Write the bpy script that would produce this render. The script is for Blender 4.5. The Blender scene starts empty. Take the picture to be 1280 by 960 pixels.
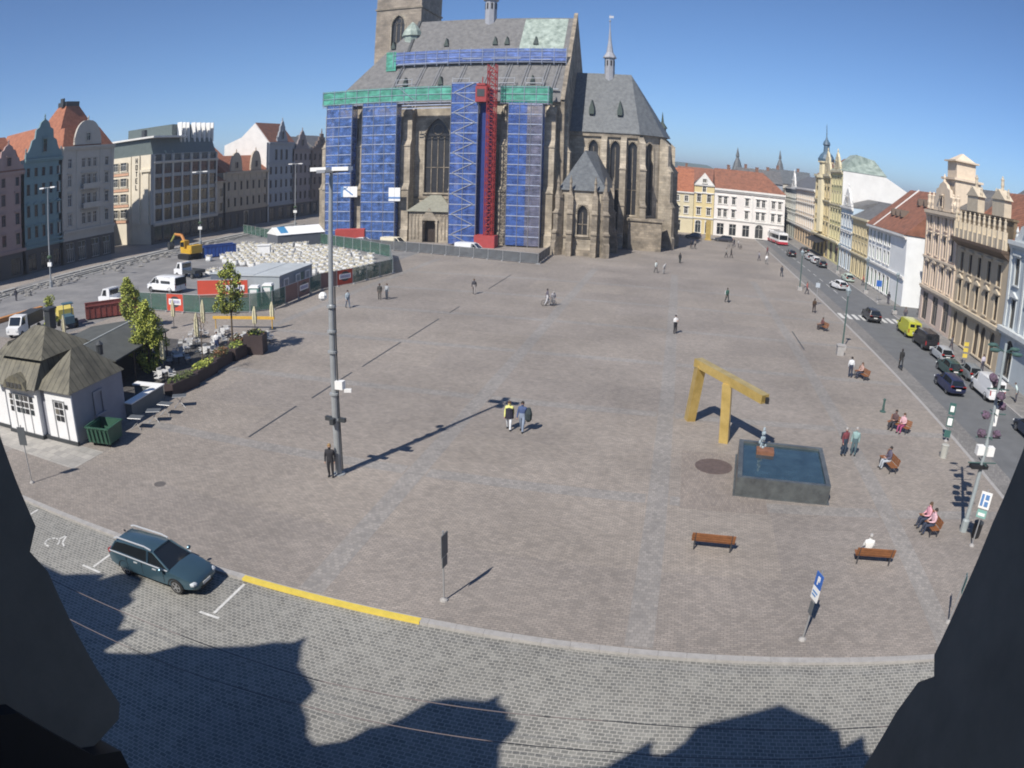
SUN_E=4.8
SKY_S=.085
EXPO=0.34
HAZE=.0004
import bpy, bmesh, math, random
from mathutils import Vector, Matrix
PI=math.pi; RD=math.radians
rnd=random.Random(11)
sc=bpy.context.scene; COL=sc.collection
# ------------------------------------------------------------------ camera
f_,k3_,cx_,cy_,pit,rol,psi=0.70209,0.04515,629.0,439.149,0.25832,-0.02701,-0.23325
H=15.2
cd=bpy.data.cameras.new('camera'); cam=bpy.data.objects.new('camera',cd); COL.objects.link(cam); sc.camera=cam
cd.type='PANO'; cd.panorama_type='FISHEYE_LENS_POLYNOMIAL'; cd.sensor_width=36; cd.sensor_fit='HORIZONTAL'
cd.fisheye_fov=PI
cd.fisheye_polynomial_k0=0; cd.fisheye_polynomial_k1=-f_/18; cd.fisheye_polynomial_k2=0; cd.fisheye_polynomial_k3=-k3_/18**3; cd.fisheye_polynomial_k4=0
cd.shift_x=(640-cx_)/1280; cd.shift_y=-(480-cy_)/960; cd.clip_end=20000; cd.clip_start=.05
def toworld(x,y,z):
    xr=x*math.cos(rol)-y*math.sin(rol); yd=x*math.sin(rol)+y*math.cos(rol)
    X,Y,Z=xr,z*math.cos(pit)-yd*math.sin(pit),-z*math.sin(pit)-yd*math.cos(pit); a=-psi
    return Vector((X*math.cos(a)-Y*math.sin(a),X*math.sin(a)+Y*math.cos(a),Z))
_m=Matrix((toworld(1,0,0),toworld(0,-1,0),-toworld(0,0,1))).transposed().to_4x4(); _m.translation=Vector((0,0,H)); cam.matrix_world=_m
# ------------------------------------------------------------------ light
SUN_EL=RD(45.8); SUN_AZ=RD(200.9)      # compass bearing, +Y is north
sd=Vector((math.sin(SUN_AZ)*math.cos(SUN_EL),math.cos(SUN_AZ)*math.cos(SUN_EL),math.sin(SUN_EL)))
sl=bpy.data.lights.new('sun','SUN'); sl.energy=SUN_E; sl.angle=RD(.5); sl.color=(1,.94,.86)
so=bpy.data.objects.new('sun',sl); COL.objects.link(so); so.rotation_euler=(-sd).to_track_quat('-Z','Y').to_euler()
w=bpy.data.worlds.new('World'); sc.world=w; w.use_nodes=True; nt=w.node_tree
bg=nt.nodes['Background']; sky=nt.nodes.new('ShaderNodeTexSky'); sky.sky_type='NISHITA'; sky.sun_disc=False
sky.sun_elevation=SUN_EL; sky.sun_rotation=SUN_AZ; sky.altitude=800; sky.air_density=.8; sky.dust_density=0; sky.ozone_density=5.0
tint=nt.nodes.new('ShaderNodeMix'); tint.data_type='RGBA'; tint.blend_type='MULTIPLY'; tint.inputs[0].default_value=1; nt.links.new(sky.outputs[0],tint.inputs[6]); tint.inputs[7].default_value=(.85,1.0,1.13,1)
nt.links.new(tint.outputs[2],bg.inputs[0]); bg.inputs[1].default_value=SKY_S
sc.view_settings.view_transform='Standard'; sc.view_settings.look='None'; sc.view_settings.exposure=EXPO; sc.view_settings.gamma=1
sc.cycles.filter_width=1.9; sc.cycles.max_bounces=6; sc.cycles.transparent_max_bounces=12; sc.cycles.use_denoising=True
# ------------------------------------------------------------------ mesh builder
class MB:
    def __init__(s): s.v=[]; s.f=[]; s.m=[]; s.cur=0
    def mat(s,i): s.cur=i; return s
    def add(s,vs,fs):
        o=len(s.v); s.v+= [tuple(v) for v in vs]
        for f in fs: s.f.append([i+o for i in f]); s.m.append(s.cur)
        return s
    def box(s,x0,y0,z0,x1,y1,z1):
        return s.add([(x0,y0,z0),(x1,y0,z0),(x1,y1,z0),(x0,y1,z0),(x0,y0,z1),(x1,y0,z1),(x1,y1,z1),(x0,y1,z1)],
            [(0,3,2,1),(4,5,6,7),(0,1,5,4),(1,2,6,5),(2,3,7,6),(3,0,4,7)])
    def cbox(s,c,d,rz=0,rx=0,ry=0):
        M=Matrix.Translation(Vector(c))@Matrix.Rotation(rz,4,'Z')@Matrix.Rotation(ry,4,'Y')@Matrix.Rotation(rx,4,'X')
        a,b,e=d[0]/2,d[1]/2,d[2]/2
        vs=[M@Vector(p) for p in((-a,-b,-e),(a,-b,-e),(a,b,-e),(-a,b,-e),(-a,-b,e),(a,-b,e),(a,b,e),(-a,b,e))]
        return s.add(vs,[(0,3,2,1),(4,5,6,7),(0,1,5,4),(1,2,6,5),(2,3,7,6),(3,0,4,7)])
    def prism(s,P,ax,a,b):
        n=len(P); g={'x':lambda p,t:(t,p[0],p[1]),'y':lambda p,t:(p[0],t,p[1]),'z':lambda p,t:(p[0],p[1],t)}[ax]
        return s.add([g(p,a) for p in P]+[g(p,b) for p in P],[list(range(n)),list(range(2*n-1,n-1,-1))]+[(i,(i+1)%n,n+(i+1)%n,n+i) for i in range(n)])
    def tube(s,p0,p1,r0,r1=None,n=6):
        r1=r0 if r1 is None else r1
        p0,p1=Vector(p0),Vector(p1); d=(p1-p0)
        if d.length<1e-6: return s
        q=d.to_track_quat('Z','Y'); vs=[]
        for p,r in((p0,r0),(p1,r1)):
            for i in range(n): vs.append(p+q@Vector((r*math.cos(2*PI*i/n),r*math.sin(2*PI*i/n),0)))
        return s.add(vs,[list(range(n-1,-1,-1)),list(range(n,2*n))]+[(i,(i+1)%n,n+(i+1)%n,n+i) for i in range(n)])
    def path(s,P,r,n=5):
        for a,b in zip(P,P[1:]): s.tube(a,b,r,r,n)
        return s
    def lathe(s,prof,c=(0,0,0),n=12):
        vs=[];fs=[];m=len(prof)
        for r,z in prof:
            for i in range(n): vs.append((c[0]+r*math.cos(2*PI*i/n),c[1]+r*math.sin(2*PI*i/n),c[2]+z))
        for j in range(m-1):
            for i in range(n): fs.append((j*n+i,j*n+(i+1)%n,(j+1)*n+(i+1)%n,(j+1)*n+i))
        fs.append(list(range(n-1,-1,-1))); fs.append([(m-1)*n+i for i in range(n)])
        return s.add(vs,fs)
    def poly(s,*P): return s.add(P,[list(range(len(P)))])
    def pyr(s,x0,y0,x1,y1,z0,ax,ay,z1,bx=None,by=None):   # hip: apex (ax,ay) or ridge to (bx,by)
        v=[(x0,y0,z0),(x1,y0,z0),(x1,y1,z0),(x0,y1,z0),(ax,ay,z1)]
        if bx is None: return s.add(v,[(3,2,1,0),(0,1,4),(1,2,4),(2,3,4),(3,0,4)])
        v.append((bx,by,z1))
        if abs(bx-ax)>abs(by-ay): return s.add(v,[(3,2,1,0),(0,1,5,4),(1,2,5),(2,3,4,5),(3,0,4)])
        return s.add(v,[(3,2,1,0),(0,1,4),(1,2,5,4),(2,3,5),(3,0,4,5)])
    def blob(s,c,r,sc_=(1,1,1),n=8,m=5,jit=0):
        vs=[];fs=[]
        for j in range(1,m):
            for i in range(n):
                a=2*PI*i/n; b=PI*j/m; k=r*(1+rnd.uniform(-jit,jit))
                vs.append((c[0]+k*sc_[0]*math.sin(b)*math.cos(a),c[1]+k*sc_[1]*math.sin(b)*math.sin(a),c[2]+k*sc_[2]*math.cos(b)))
        t=len(vs); vs.append((c[0],c[1],c[2]+r*sc_[2])); vs.append((c[0],c[1],c[2]-r*sc_[2]))
        for j in range(m-2):
            for i in range(n): fs.append((j*n+i,j*n+(i+1)%n,(j+1)*n+(i+1)%n,(j+1)*n+i))
        for i in range(n): fs.append((t,(i+1)%n,i)); fs.append((t+1,(m-2)*n+i,(m-2)*n+(i+1)%n))
        return s.add(vs,fs)
    def mesh(s,name,mats,smooth=False,fix=True):
        me=bpy.data.meshes.new(name); me.from_pydata([tuple(v) for v in s.v],[],s.f)
        for m in mats: me.materials.append(m)
        for p,mi in zip(me.polygons,s.m): p.material_index=min(mi,len(mats)-1)
        if fix:
            b=bmesh.new(); b.from_mesh(me); bmesh.ops.recalc_face_normals(b,faces=b.faces); b.to_mesh(me); b.free()
        if smooth:
            for p in me.polygons: p.use_smooth=True
        me.update(); return me
    def build(s,name,mats,parent=None,loc=None,rot=0,smooth=False,fix=True):
        if not isinstance(mats,(list,tuple)): mats=[mats]
        return put(name,s.mesh(name,mats,smooth,fix),parent,loc,rot)
def put(name,me,parent=None,loc=None,rot=0):
    o=bpy.data.objects.new(name,me); COL.objects.link(o)
    if parent is not None: o.parent=parent
    if loc is not None: o.location=loc
    if rot: o.rotation_euler=(0,0,rot)
    return o
def tag(o,label,cat,group=None):
    o['label']=label; o['category']=cat
    if group: o['group']=group
    return o
def thing(name,label,cat,loc=(0,0,0),rot=0,group=None):
    o=bpy.data.objects.new(name,None); COL.objects.link(o); o.location=loc; o.rotation_euler=(0,0,rot); o.empty_display_size=.2
    return tag(o,label,cat,group)
def struct(name,mb,m):
    o=mb.build(name,m); o['kind']='structure'; return o
def dup(o,parent=None,loc=None,rot=None,label=None):
    c=o.copy(); COL.objects.link(c)
    if parent is not None: c.parent=parent
    if loc is not None: c.location=loc
    if rot is not None: c.rotation_euler=(0,0,rot)
    if label: c['label']=label
    for ch in list(o.children): dup(ch,c)
    return c
# ------------------------------------------------------------------ materials
MC={}
def mat(name,c,rough=.8,var=.12,scale=1.5,metal=0.,kind=None,c2=None,bump=0.,spec=.5,coat=0.,alpha=None,size=None,mortar=None,emit=0):
    if name in MC: return MC[name]
    m=bpy.data.materials.new(name); m.use_nodes=True; nt=m.node_tree; N=nt.nodes; L=nt.links
    b=N['Principled BSDF']; b.inputs['Roughness'].default_value=rough; b.inputs['Metallic'].default_value=metal
    b.inputs['Specular IOR Level'].default_value=spec; b.inputs['Coat Weight'].default_value=coat
    tc=N.new('ShaderNodeTexCoord'); co=tc.outputs['Object']
    no=N.new('ShaderNodeTexNoise'); no.inputs['Scale'].default_value=scale; no.inputs['Detail'].default_value=6; no.inputs['Roughness'].default_value=.65
    L.new(co,no.inputs['Vector'])
    ra=N.new('ShaderNodeValToRGB'); L.new(no.outputs['Fac'],ra.inputs[0])
    ra.color_ramp.elements[0].position=.3; ra.color_ramp.elements[1].position=.7
    a=[x*(1-var) for x in c]; d=[min(1,x*(1+var)) for x in (c2 or c)]
    ra.color_ramp.elements[0].color=(*a,1); ra.color_ramp.elements[1].color=(*d,1)
    out=ra.outputs[0]
    if kind in('brick','stone','cobble'):
        br=N.new('ShaderNodeTexBrick'); bw,bh=size or (.6,.3)
        br.inputs['Scale'].default_value=1; br.inputs['Brick Width'].default_value=bw; br.inputs['Row Height'].default_value=bh
        br.inputs['Mortar Size'].default_value=mortar[0] if mortar else .012; br.inputs['Mortar Smooth'].default_value=.3
        mc=mortar[1] if mortar else [x*.6 for x in c]
        if kind=='stone':
            se=N.new('ShaderNodeSeparateXYZ'); L.new(co,se.inputs[0]); ad=N.new('ShaderNodeMath'); L.new(se.outputs[0],ad.inputs[0]); L.new(se.outputs[1],ad.inputs[1])
            cb=N.new('ShaderNodeCombineXYZ'); L.new(ad.outputs[0],cb.inputs[0]); L.new(se.outputs[2],cb.inputs[1]); L.new(cb.outputs[0],br.inputs['Vector'])
        else:
            n2=N.new('ShaderNodeTexNoise'); n2.inputs['Scale'].default_value=.35; L.new(co,n2.inputs['Vector'])
            va=N.new('ShaderNodeVectorMath'); va.operation='MULTIPLY_ADD'; n2.inputs['Detail'].default_value=1; L.new(n2.outputs['Color'],va.inputs[0]); va.inputs[1].default_value=(.35,.35,0); L.new(co,va.inputs[2]); L.new(va.outputs[0],br.inputs['Vector'])
        k_=.7 if name in('road_setts','gutter') else .6; br.inputs['Color1'].default_value=(1-.28*k_,)*3+(1,); br.inputs['Color2'].default_value=(1+.25*k_,1+.22*k_,1+.18*k_,1); br.inputs['Mortar'].default_value=(1,1,1,1)
        mx=N.new('ShaderNodeMix'); mx.data_type='RGBA'; mx.blend_type='MULTIPLY'; mx.inputs[0].default_value=1; L.new(out,mx.inputs[6]); L.new(br.outputs['Color'],mx.inputs[7])
        m2=N.new('ShaderNodeMix'); m2.data_type='RGBA'; L.new(br.outputs['Fac'],m2.inputs[0]); L.new(mx.outputs[2],m2.inputs[6]); m2.inputs[7].default_value=(*mc,1)
        out=m2.outputs[2]
        if name in('plaza_setts','road_setts'):
            n5=N.new('ShaderNodeTexNoise'); n5.inputs['Scale'].default_value=.9; n5.inputs['Detail'].default_value=9; n5.inputs['Roughness'].default_value=.75; L.new(co,n5.inputs['Vector'])
            r5=N.new('ShaderNodeMapRange'); L.new(n5.outputs['Fac'],r5.inputs[0]); r5.inputs[1].default_value=.62; r5.inputs[2].default_value=.72; r5.inputs[3].default_value=1; r5.inputs[4].default_value=.74
            m5=N.new('ShaderNodeMix'); m5.data_type='RGBA'; m5.blend_type='MULTIPLY'; m5.inputs[0].default_value=1; L.new(out,m5.inputs[6]); L.new(r5.outputs[0],m5.inputs[7]); out=m5.outputs[2]
            b2=N.new('ShaderNodeTexBrick'); b2.inputs['Scale'].default_value=1; b2.inputs['Brick Width'].default_value=11.8; b2.inputs['Row Height'].default_value=6.2; b2.inputs['Mortar Size'].default_value=.0; b2.inputs['Color1'].default_value=(.93,.93,.94,1); b2.inputs['Color2'].default_value=(1.06,1.05,1.03,1); L.new(co,b2.inputs['Vector'])
            m6=N.new('ShaderNodeMix'); m6.data_type='RGBA'; m6.blend_type='MULTIPLY'; m6.inputs[0].default_value=1; L.new(out,m6.inputs[6]); L.new(b2.outputs['Color'],m6.inputs[7]); out=m6.outputs[2]
        # broad patches
        n3=N.new('ShaderNodeTexNoise'); n3.inputs['Scale'].default_value=.12; n3.inputs['Detail'].default_value=4; L.new(co,n3.inputs['Vector'])
        r3=N.new('ShaderNodeMapRange'); L.new(n3.outputs['Fac'],r3.inputs[0]); r3.inputs[1].default_value=.3; r3.inputs[2].default_value=.7; r3.inputs[3].default_value=.84; r3.inputs[4].default_value=1.14
        m3=N.new('ShaderNodeMix'); m3.data_type='RGBA'; m3.blend_type='MULTIPLY'; m3.inputs[0].default_value=1; L.new(out,m3.inputs[6]); L.new(r3.outputs[0],m3.inputs[7]); out=m3.outputs[2]
        if bump:
            bp=N.new('ShaderNodeBump'); bp.inputs['Strength'].default_value=bump; bp.inputs['Distance'].default_value=.02; bp.invert=True
            L.new(br.outputs['Fac'],bp.inputs['Height']); L.new(bp.outputs[0],b.inputs['Normal'])
    elif kind=='net':
        mp=N.new('ShaderNodeMapping'); mp.inputs['Scale'].default_value=(.35,.35,1.9); L.new(co,mp.inputs['Vector'])
        wv=N.new('ShaderNodeTexNoise'); wv.inputs['Scale'].default_value=1.3; wv.inputs['Detail'].default_value=7; wv.inputs['Roughness'].default_value=.7; L.new(mp.outputs[0],wv.inputs['Vector'])
        r3=N.new('ShaderNodeMapRange'); L.new(wv.outputs['Fac'],r3.inputs[0]); r3.inputs[1].default_value=.3; r3.inputs[2].default_value=.7; r3.inputs[3].default_value=.5; r3.inputs[4].default_value=1.6
        m3=N.new('ShaderNodeMix'); m3.data_type='RGBA'; m3.blend_type='MULTIPLY'; m3.inputs[0].default_value=1; L.new(out,m3.inputs[6]); L.new(r3.outputs[0],m3.inputs[7]); out=m3.outputs[2]
    elif kind=='seam':
        ge=N.new('ShaderNodeNewGeometry'); vt=N.new('ShaderNodeVectorTransform'); vt.vector_type='NORMAL'; vt.convert_from='WORLD'; vt.convert_to='OBJECT'; L.new(ge.outputs['True Normal'],vt.inputs[0])
        sn=N.new('ShaderNodeSeparateXYZ'); L.new(vt.outputs[0],sn.inputs[0]); ax=N.new('ShaderNodeMath'); ax.operation='ABSOLUTE'; ay=N.new('ShaderNodeMath'); ay.operation='ABSOLUTE'; L.new(sn.outputs[0],ax.inputs[0]); L.new(sn.outputs[1],ay.inputs[0])
        gt=N.new('ShaderNodeMath'); gt.operation='GREATER_THAN'; L.new(ax.outputs[0],gt.inputs[0]); L.new(ay.outputs[0],gt.inputs[1])
        sc3=N.new('ShaderNodeSeparateXYZ'); L.new(co,sc3.inputs[0]); mf=N.new('ShaderNodeMix'); L.new(gt.outputs[0],mf.inputs[0]); L.new(sc3.outputs[0],mf.inputs[2]); L.new(sc3.outputs[1],mf.inputs[3])
        ml=N.new('ShaderNodeMath'); ml.operation='MULTIPLY'; ml.inputs[1].default_value=1/(size or .6); L.new(mf.outputs[0],ml.inputs[0]); fr=N.new('ShaderNodeMath'); fr.operation='FRACT'; L.new(ml.outputs[0],fr.inputs[0])
        lt=N.new('ShaderNodeMath'); lt.operation='LESS_THAN'; lt.inputs[1].default_value=.16; L.new(fr.outputs[0],lt.inputs[0])
        r3=N.new('ShaderNodeMapRange'); L.new(lt.outputs[0],r3.inputs[0]); r3.inputs[3].default_value=1.0; r3.inputs[4].default_value=.55
        m3=N.new('ShaderNodeMix'); m3.data_type='RGBA'; m3.blend_type='MULTIPLY'; m3.inputs[0].default_value=1; L.new(out,m3.inputs[6]); L.new(r3.outputs[0],m3.inputs[7]); out=m3.outputs[2]
        bp=N.new('ShaderNodeBump'); bp.inputs['Strength'].default_value=bump or .5; bp.inputs['Distance'].default_value=.04; L.new(lt.outputs[0],bp.inputs['Height']); L.new(bp.outputs[0],b.inputs['Normal'])
    elif kind=='stripe' or kind=='stripey':
        wv=N.new('ShaderNodeTexWave'); wv.bands_direction='X' if kind=='stripe' else 'Z'; wv.inputs['Scale'].default_value=size or 1.2; wv.inputs['Distortion'].default_value=.3; L.new(co,wv.inputs['Vector'])
        r3=N.new('ShaderNodeMapRange'); L.new(wv.outputs['Fac'],r3.inputs[0]); r3.inputs[3].default_value=.6; r3.inputs[4].default_value=1.15
        m3=N.new('ShaderNodeMix'); m3.data_type='RGBA'; m3.blend_type='MULTIPLY'; m3.inputs[0].default_value=1; L.new(out,m3.inputs[6]); L.new(r3.outputs[0],m3.inputs[7]); out=m3.outputs[2]
        if bump:
            bp=N.new('ShaderNodeBump'); bp.inputs['Strength'].default_value=bump; bp.inputs['Distance'].default_value=.05; L.new(wv.outputs['Fac'],bp.inputs['Height']); L.new(bp.outputs[0],b.inputs['Normal'])
    elif bump:
        bp=N.new('ShaderNodeBump'); bp.inputs['Strength'].default_value=bump; L.new(no.outputs['Fac'],bp.inputs['Height']); L.new(bp.outputs[0],b.inputs['Normal'])
    if name=='window_glass':
        oi=N.new('ShaderNodeObjectInfo'); r7=N.new('ShaderNodeValToRGB'); r7.color_ramp.interpolation='CONSTANT'; L.new(oi.outputs['Random'],r7.inputs[0])
        e=r7.color_ramp.elements; e[0].position=0; e[0].color=(.015,.018,.022,1); e[1].position=.55; e[1].color=(.05,.05,.05,1); q=e.new(.8); q.color=(.14,.13,.11,1); q=e.new(.92); q.color=(.02,.03,.035,1); out=r7.outputs[0]
    L.new(out,b.inputs['Base Color'])
    if emit: b.inputs['Emission Color'].default_value=(*c,1); b.inputs['Emission Strength'].default_value=emit
    if alpha is not None:
        n4=N.new('ShaderNodeTexNoise'); n4.inputs['Scale'].default_value=.9; n4.inputs['Detail'].default_value=3; L.new(co,n4.inputs['Vector'])
        r4=N.new('ShaderNodeMapRange'); L.new(n4.outputs['Fac'],r4.inputs[0]); r4.inputs[1].default_value=.3; r4.inputs[2].default_value=.7; r4.inputs[3].default_value=alpha-.12; r4.inputs[4].default_value=alpha+.12
        L.new(r4.outputs[0],b.inputs['Alpha'])
    MC[name]=m; return m
def paint(name,c,rough=.35): return mat(name,c,rough,var=.05,scale=1.0,coat=.4)
M_plaza=mat('plaza_setts',(.272,.245,.221),.85,.14,1.4,kind='cobble',size=(.24,.12),mortar=(.013,(.165,.15,.135)),bump=.3)
M_road=mat('road_setts',(.19,.192,.18),.7,.28,2.2,kind='cobble',size=(.22,.165),mortar=(.018,(.36,.35,.32)),bump=.35)
M_asph=mat('asphalt',(.125,.13,.135),.85,.15,.6,bump=.1)
M_lot=mat('dusty_lot',(.17,.17,.175),.9,.18,.25,c2=(.21,.205,.20))
M_walk=mat('sidewalk',(.21,.205,.20),.85,.12,.8,kind='cobble',size=(.5,.5),mortar=(.01,(.15,.15,.15)))
M_kerb=mat('granite_kerb',(.33,.32,.31),.75,.15,3)
M_yellow=mat('yellow_paint',(.62,.48,.08),.6,.1,3)
M_line=mat('white_line',(.55,.55,.53),.7,.25,6)
M_terr=mat('terrain',(.10,.12,.09),.9,.2,.01)
M_glass=mat('window_glass',(.018,.022,.028),.08,.3,.4,spec=.8)
M_glass2=mat('shop_glass',(.03,.033,.035),.12,.4,.6,spec=.7)
M_frame=mat('white_frame',(.62,.61,.57),.6,.06)
M_frameg=mat('green_frame',(.05,.16,.10),.6,.1)
M_framed=mat('brown_frame',(.10,.07,.05),.6,.1)
M_tile=mat('clay_tiles',(.30,.105,.055),.85,.25,1.4,c2=(.36,.14,.075),kind='stripey',size=1.6,bump=.3)
M_tileb=mat('brown_tiles',(.21,.095,.06),.85,.25,1.1,c2=(.27,.115,.07),kind='stripey',size=1.6,bump=.3)
M_slate=mat('slate',(.105,.105,.108),.6,.22,1.2,c2=(.14,.138,.135),bump=.1)
M_slate2=mat('slate_choir',(.085,.095,.105),.6,.2,1.5,c2=(.12,.13,.135),bump=.1)
M_copper=mat('green_copper',(.19,.25,.215),.6,.35,.8,c2=(.29,.34,.30))
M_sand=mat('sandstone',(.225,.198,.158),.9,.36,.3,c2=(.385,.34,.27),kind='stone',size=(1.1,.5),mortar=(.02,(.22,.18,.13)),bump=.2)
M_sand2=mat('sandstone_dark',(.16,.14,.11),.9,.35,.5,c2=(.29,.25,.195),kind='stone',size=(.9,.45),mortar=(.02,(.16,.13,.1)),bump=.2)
M_metal=mat('galvanised',(.45,.46,.47),.45,.08,2,metal=.6)
M_dmetal=mat('dark_metal',(.04,.045,.05),.5,.15,2)
M_white=mat('white_paint',(.78,.78,.76),.5,.05)
M_black=mat('black',(.015,.015,.017),.6,.1)
M_wood=mat('bench_wood',(.22,.09,.035),.6,.25,5)
# ------------------------------------------------------------------ setting
struct('ground',MB().box(-3000,-2500,-1.5,3000,5000,-.12),M_terr)
struct('cobbled_road',MB().box(-90,-20,-.119,60,19.19,-.112),M_road)
struct('east_road',MB().box(21.52,19.2,-.119,31.0,420,-.113),M_asph)
struct('side_street',MB().box(31.0,91.6,-.119,120,99.7,-.113),M_asph)
struct('plaza',MB().box(-135,19.5,-.5,21.2,420,0),M_plaza)
kb=MB()
for k in range(-90,56): 
    x=k*1.0
    if x<21: kb.box(x+.004,19.2,-.4,x+.996,19.5,.006)
struct('south_kerb',kb,M_kerb)
kb=MB()
for k in range(19,300): kb.box(21.2,k*1.0+.5+.004,-.4,21.5,k*1.0+1.496,.006)
struct('east_kerb',kb,M_kerb)
struct('yellow_kerb_marking',MB().box(-14.7,19.17,-.1,-7.3,19.44,.012),M_yellow)
pv=MB(); pv.box(31.2,20,-.5,80,91.5,0); pv.box(31.2,99.8,-.5,80,420,0); struct('pavement',pv,M_walk)
pv=MB(); pv.box(31.0,20,-.4,31.2,91.5,.006); pv.box(31.0,99.8,-.4,31.2,420,.006); struct('pavement_kerb',pv,M_kerb)
struct('gutter_strip',MB().box(21.52,19.2,-.1125,23.4,200,-.109),mat('gutter',(.19,.185,.18),.85,.15,2,kind='cobble',size=(.2,.2)))
struct('construction_yard',MB().box(-96.5,44,.001,-57.5,160,.006).box(-57.4,63,.001,-42,115,.006),M_lot)
# dug-up tram trench west
t=MB()
for (a,b,z) in((-96,-94.6,.14),(-93.6,-92.6,.10),(-91.4,-90.9,.12),(-89.6,-88.9,.08)):
    y=46
    while y<158:
        l=rnd.uniform(3,9); 
        if rnd.random()<.82: t.cbox(((a+b)/2+rnd.uniform(-.2,.2),y+l/2,z/2),(b-a,l*.96,z),rnd.uniform(-.01,.01))
        y+=l
struct('tram_bed',t,mat('concrete_slabs',(.30,.30,.29),.9,.2,1))
t=MB(); t.box(-94.5,46,.006,-93.7,158,.012); t.box(-92.5,46,.006,-91.5,158,.012); t.box(-90.8,46,.006,-89.7,158,.012)
struct('trench_soil',t,mat('soil',(.05,.048,.045),.95,.3,1))
t=MB()
for i in range(170):
    y=rnd.uniform(48,120); x=-88.6+rnd.gauss(0,1.6); r=rnd.uniform(.15,.55); t.blob((x,y,r*.25),r,(1.2,1,.6),6,4,.35)
o=t.build('rubble',mat('rubble',(.20,.195,.185),.95,.3,2)); o['kind']='stuff'
struct('terrace_shade_paving',MB().box(-47,33.4,.004,-32.9,50.2,.008),mat('terrace_shade_slabs',(.075,.072,.07),.85,.2,1.5,kind='cobble',size=(.4,.4)))  # patio floor sheet, coloured dark for the shade among the furniture
# drain channels
for (x,y0,y1) in((-22.6,32.3,38.2),(-22.4,40,46.4),(-22.3,48,56),(-22.2,57.5,66),(-22.1,69,72.5),(-22.0,84,96)):
    tag(MB().box(x-.07,y0,.001,x+.07,y1,.004).build('drain_channel',M_dmetal),'dark slot drain in the paving, %s'%({32.3:'piece closest to the floodlight mast',40:'second segment behind the floodlight mast',48:'third segment north of the floodlight mast',57.5:'fourth piece from the mast',69:'short segment past the pair of walkers',84:'last piece before the church'}[y0]),'drain','slot drains in the plaza')
tag(MB().box(13.3,66,.001,13.42,74,.004).build('drain_channel',M_dmetal),'dark slot drain in the setts left of the eastern lamp pole','drain','slot drains in the plaza')
tag(MB().lathe([(.33,0),(.33,.006)],(0,0,0),20).build('manhole_cover',mat('worn_iron',(.11,.10,.095),.7,.2,4),loc=(-23.5,24.7,0)),'worn round iron manhole cover in the setts near the green rubbish container','manhole cover')
# grey paving bands
pb=MB()
for x in(-36.5,-11.8,.3,12.5): pb.box(x-.5,19.6,.0005,x+.5,108,.0035)
for y in(31.5,44.0,56.5,69,81.5,94): 
    for a,b in((-35.9,-12.4),(-11.2,-.3),(.9,11.9),(13.1,21.1)): pb.box(a,y-.5,.0005,b,y+.5,.0035)
struct('paving_band',pb,mat('band_setts',(.25,.238,.225),.85,.13,1.4,kind='cobble',size=(.2,.2),mortar=(.012,(.185,.17,.16)),bump=.2))
struct('fountain_apron',MB().box(1.4,30.8,.004,5.8,38.2,.007),mat('apron_setts',(.245,.215,.19),.85,.14,1.3,kind='cobble',size=(.12,.24),mortar=(.012,(.18,.155,.14)),bump=.2))
struct('kiosk_path',MB().box(-44,23.6,.004,-29.6,26.4,.008),mat('path_slabs',(.33,.32,.30),.85,.1,1.5,kind='cobble',size=(.6,.6)))
# parking bays, wheel mark, zebra
pk=MB(); z0,z1=-.111,-.107
for x in(-21.2,-14.5,-27.9): pk.box(x-.06,16.7,z0,x+.06,19.0,z1); pk.box(x-.55,16.45,z0,x+.35 if x>-20 else x+.6,16.58,z1)
def stroke(mb,P,wd,z0,z1):
    for a,b in zip(P,P[1:]):
        a=Vector((*a,0));b=Vector((*b,0));d=b-a; mb.cbox(((a.x+b.x)/2,(a.y+b.y)/2,(z0+z1)/2),(d.length+wd*.5,wd,z1-z0),math.atan2(d.y,d.x))
stroke(pk,[(-24.6+.4*math.cos(t*PI/5),17.1+.4*math.sin(t*PI/5)) for t in range(9)],.09,z0,z1); stroke(pk,[(-24.5,17.5),(-24.4,18),(-24.1,17.4),(-23.8,17.2)],.09,z0,z1)
struct('parking_markings',pk,M_line)
zb=MB()
for i in range(9): zb.box(21.9+i*1.0,85.5,-.1085,22.45+i*1.0,88.8,-.1045)
struct('zebra_crossing',zb,M_line)
ln=MB()
for k in range(20): ln.box(25.9,100+k*6,-.112,26.02,103+k*6,-.108)
struct('lane_marking',ln,M_line)
# hills
hv=[];hf=[];n=60
for i in range(n+1):
    a=RD(-70+i*140/n); r=1350+60*math.sin(i*1.3); h=24+5*math.sin(i*.5+1)+3*math.sin(i*1.7)+rnd.uniform(-1.5,1.5)+ (15 if -8<math.degrees(a)<3 else 0)
    hv+=[(r*math.sin(a)*.93,r*math.cos(a)*.93,-2),(r*math.sin(a),r*math.cos(a),h),(r*math.sin(a)*1.2,r*math.cos(a)*1.2,-2)]
for i in range(n): hf+=[(3*i,3*i+3,3*i+4,3*i+1),(3*i+1,3*i+4,3*i+5,3*i+2)]
m=MB(); m.add(hv,hf); struct('hills',m,mat('hill_woods',(.07,.10,.085),.95,.3,.01))

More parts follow.
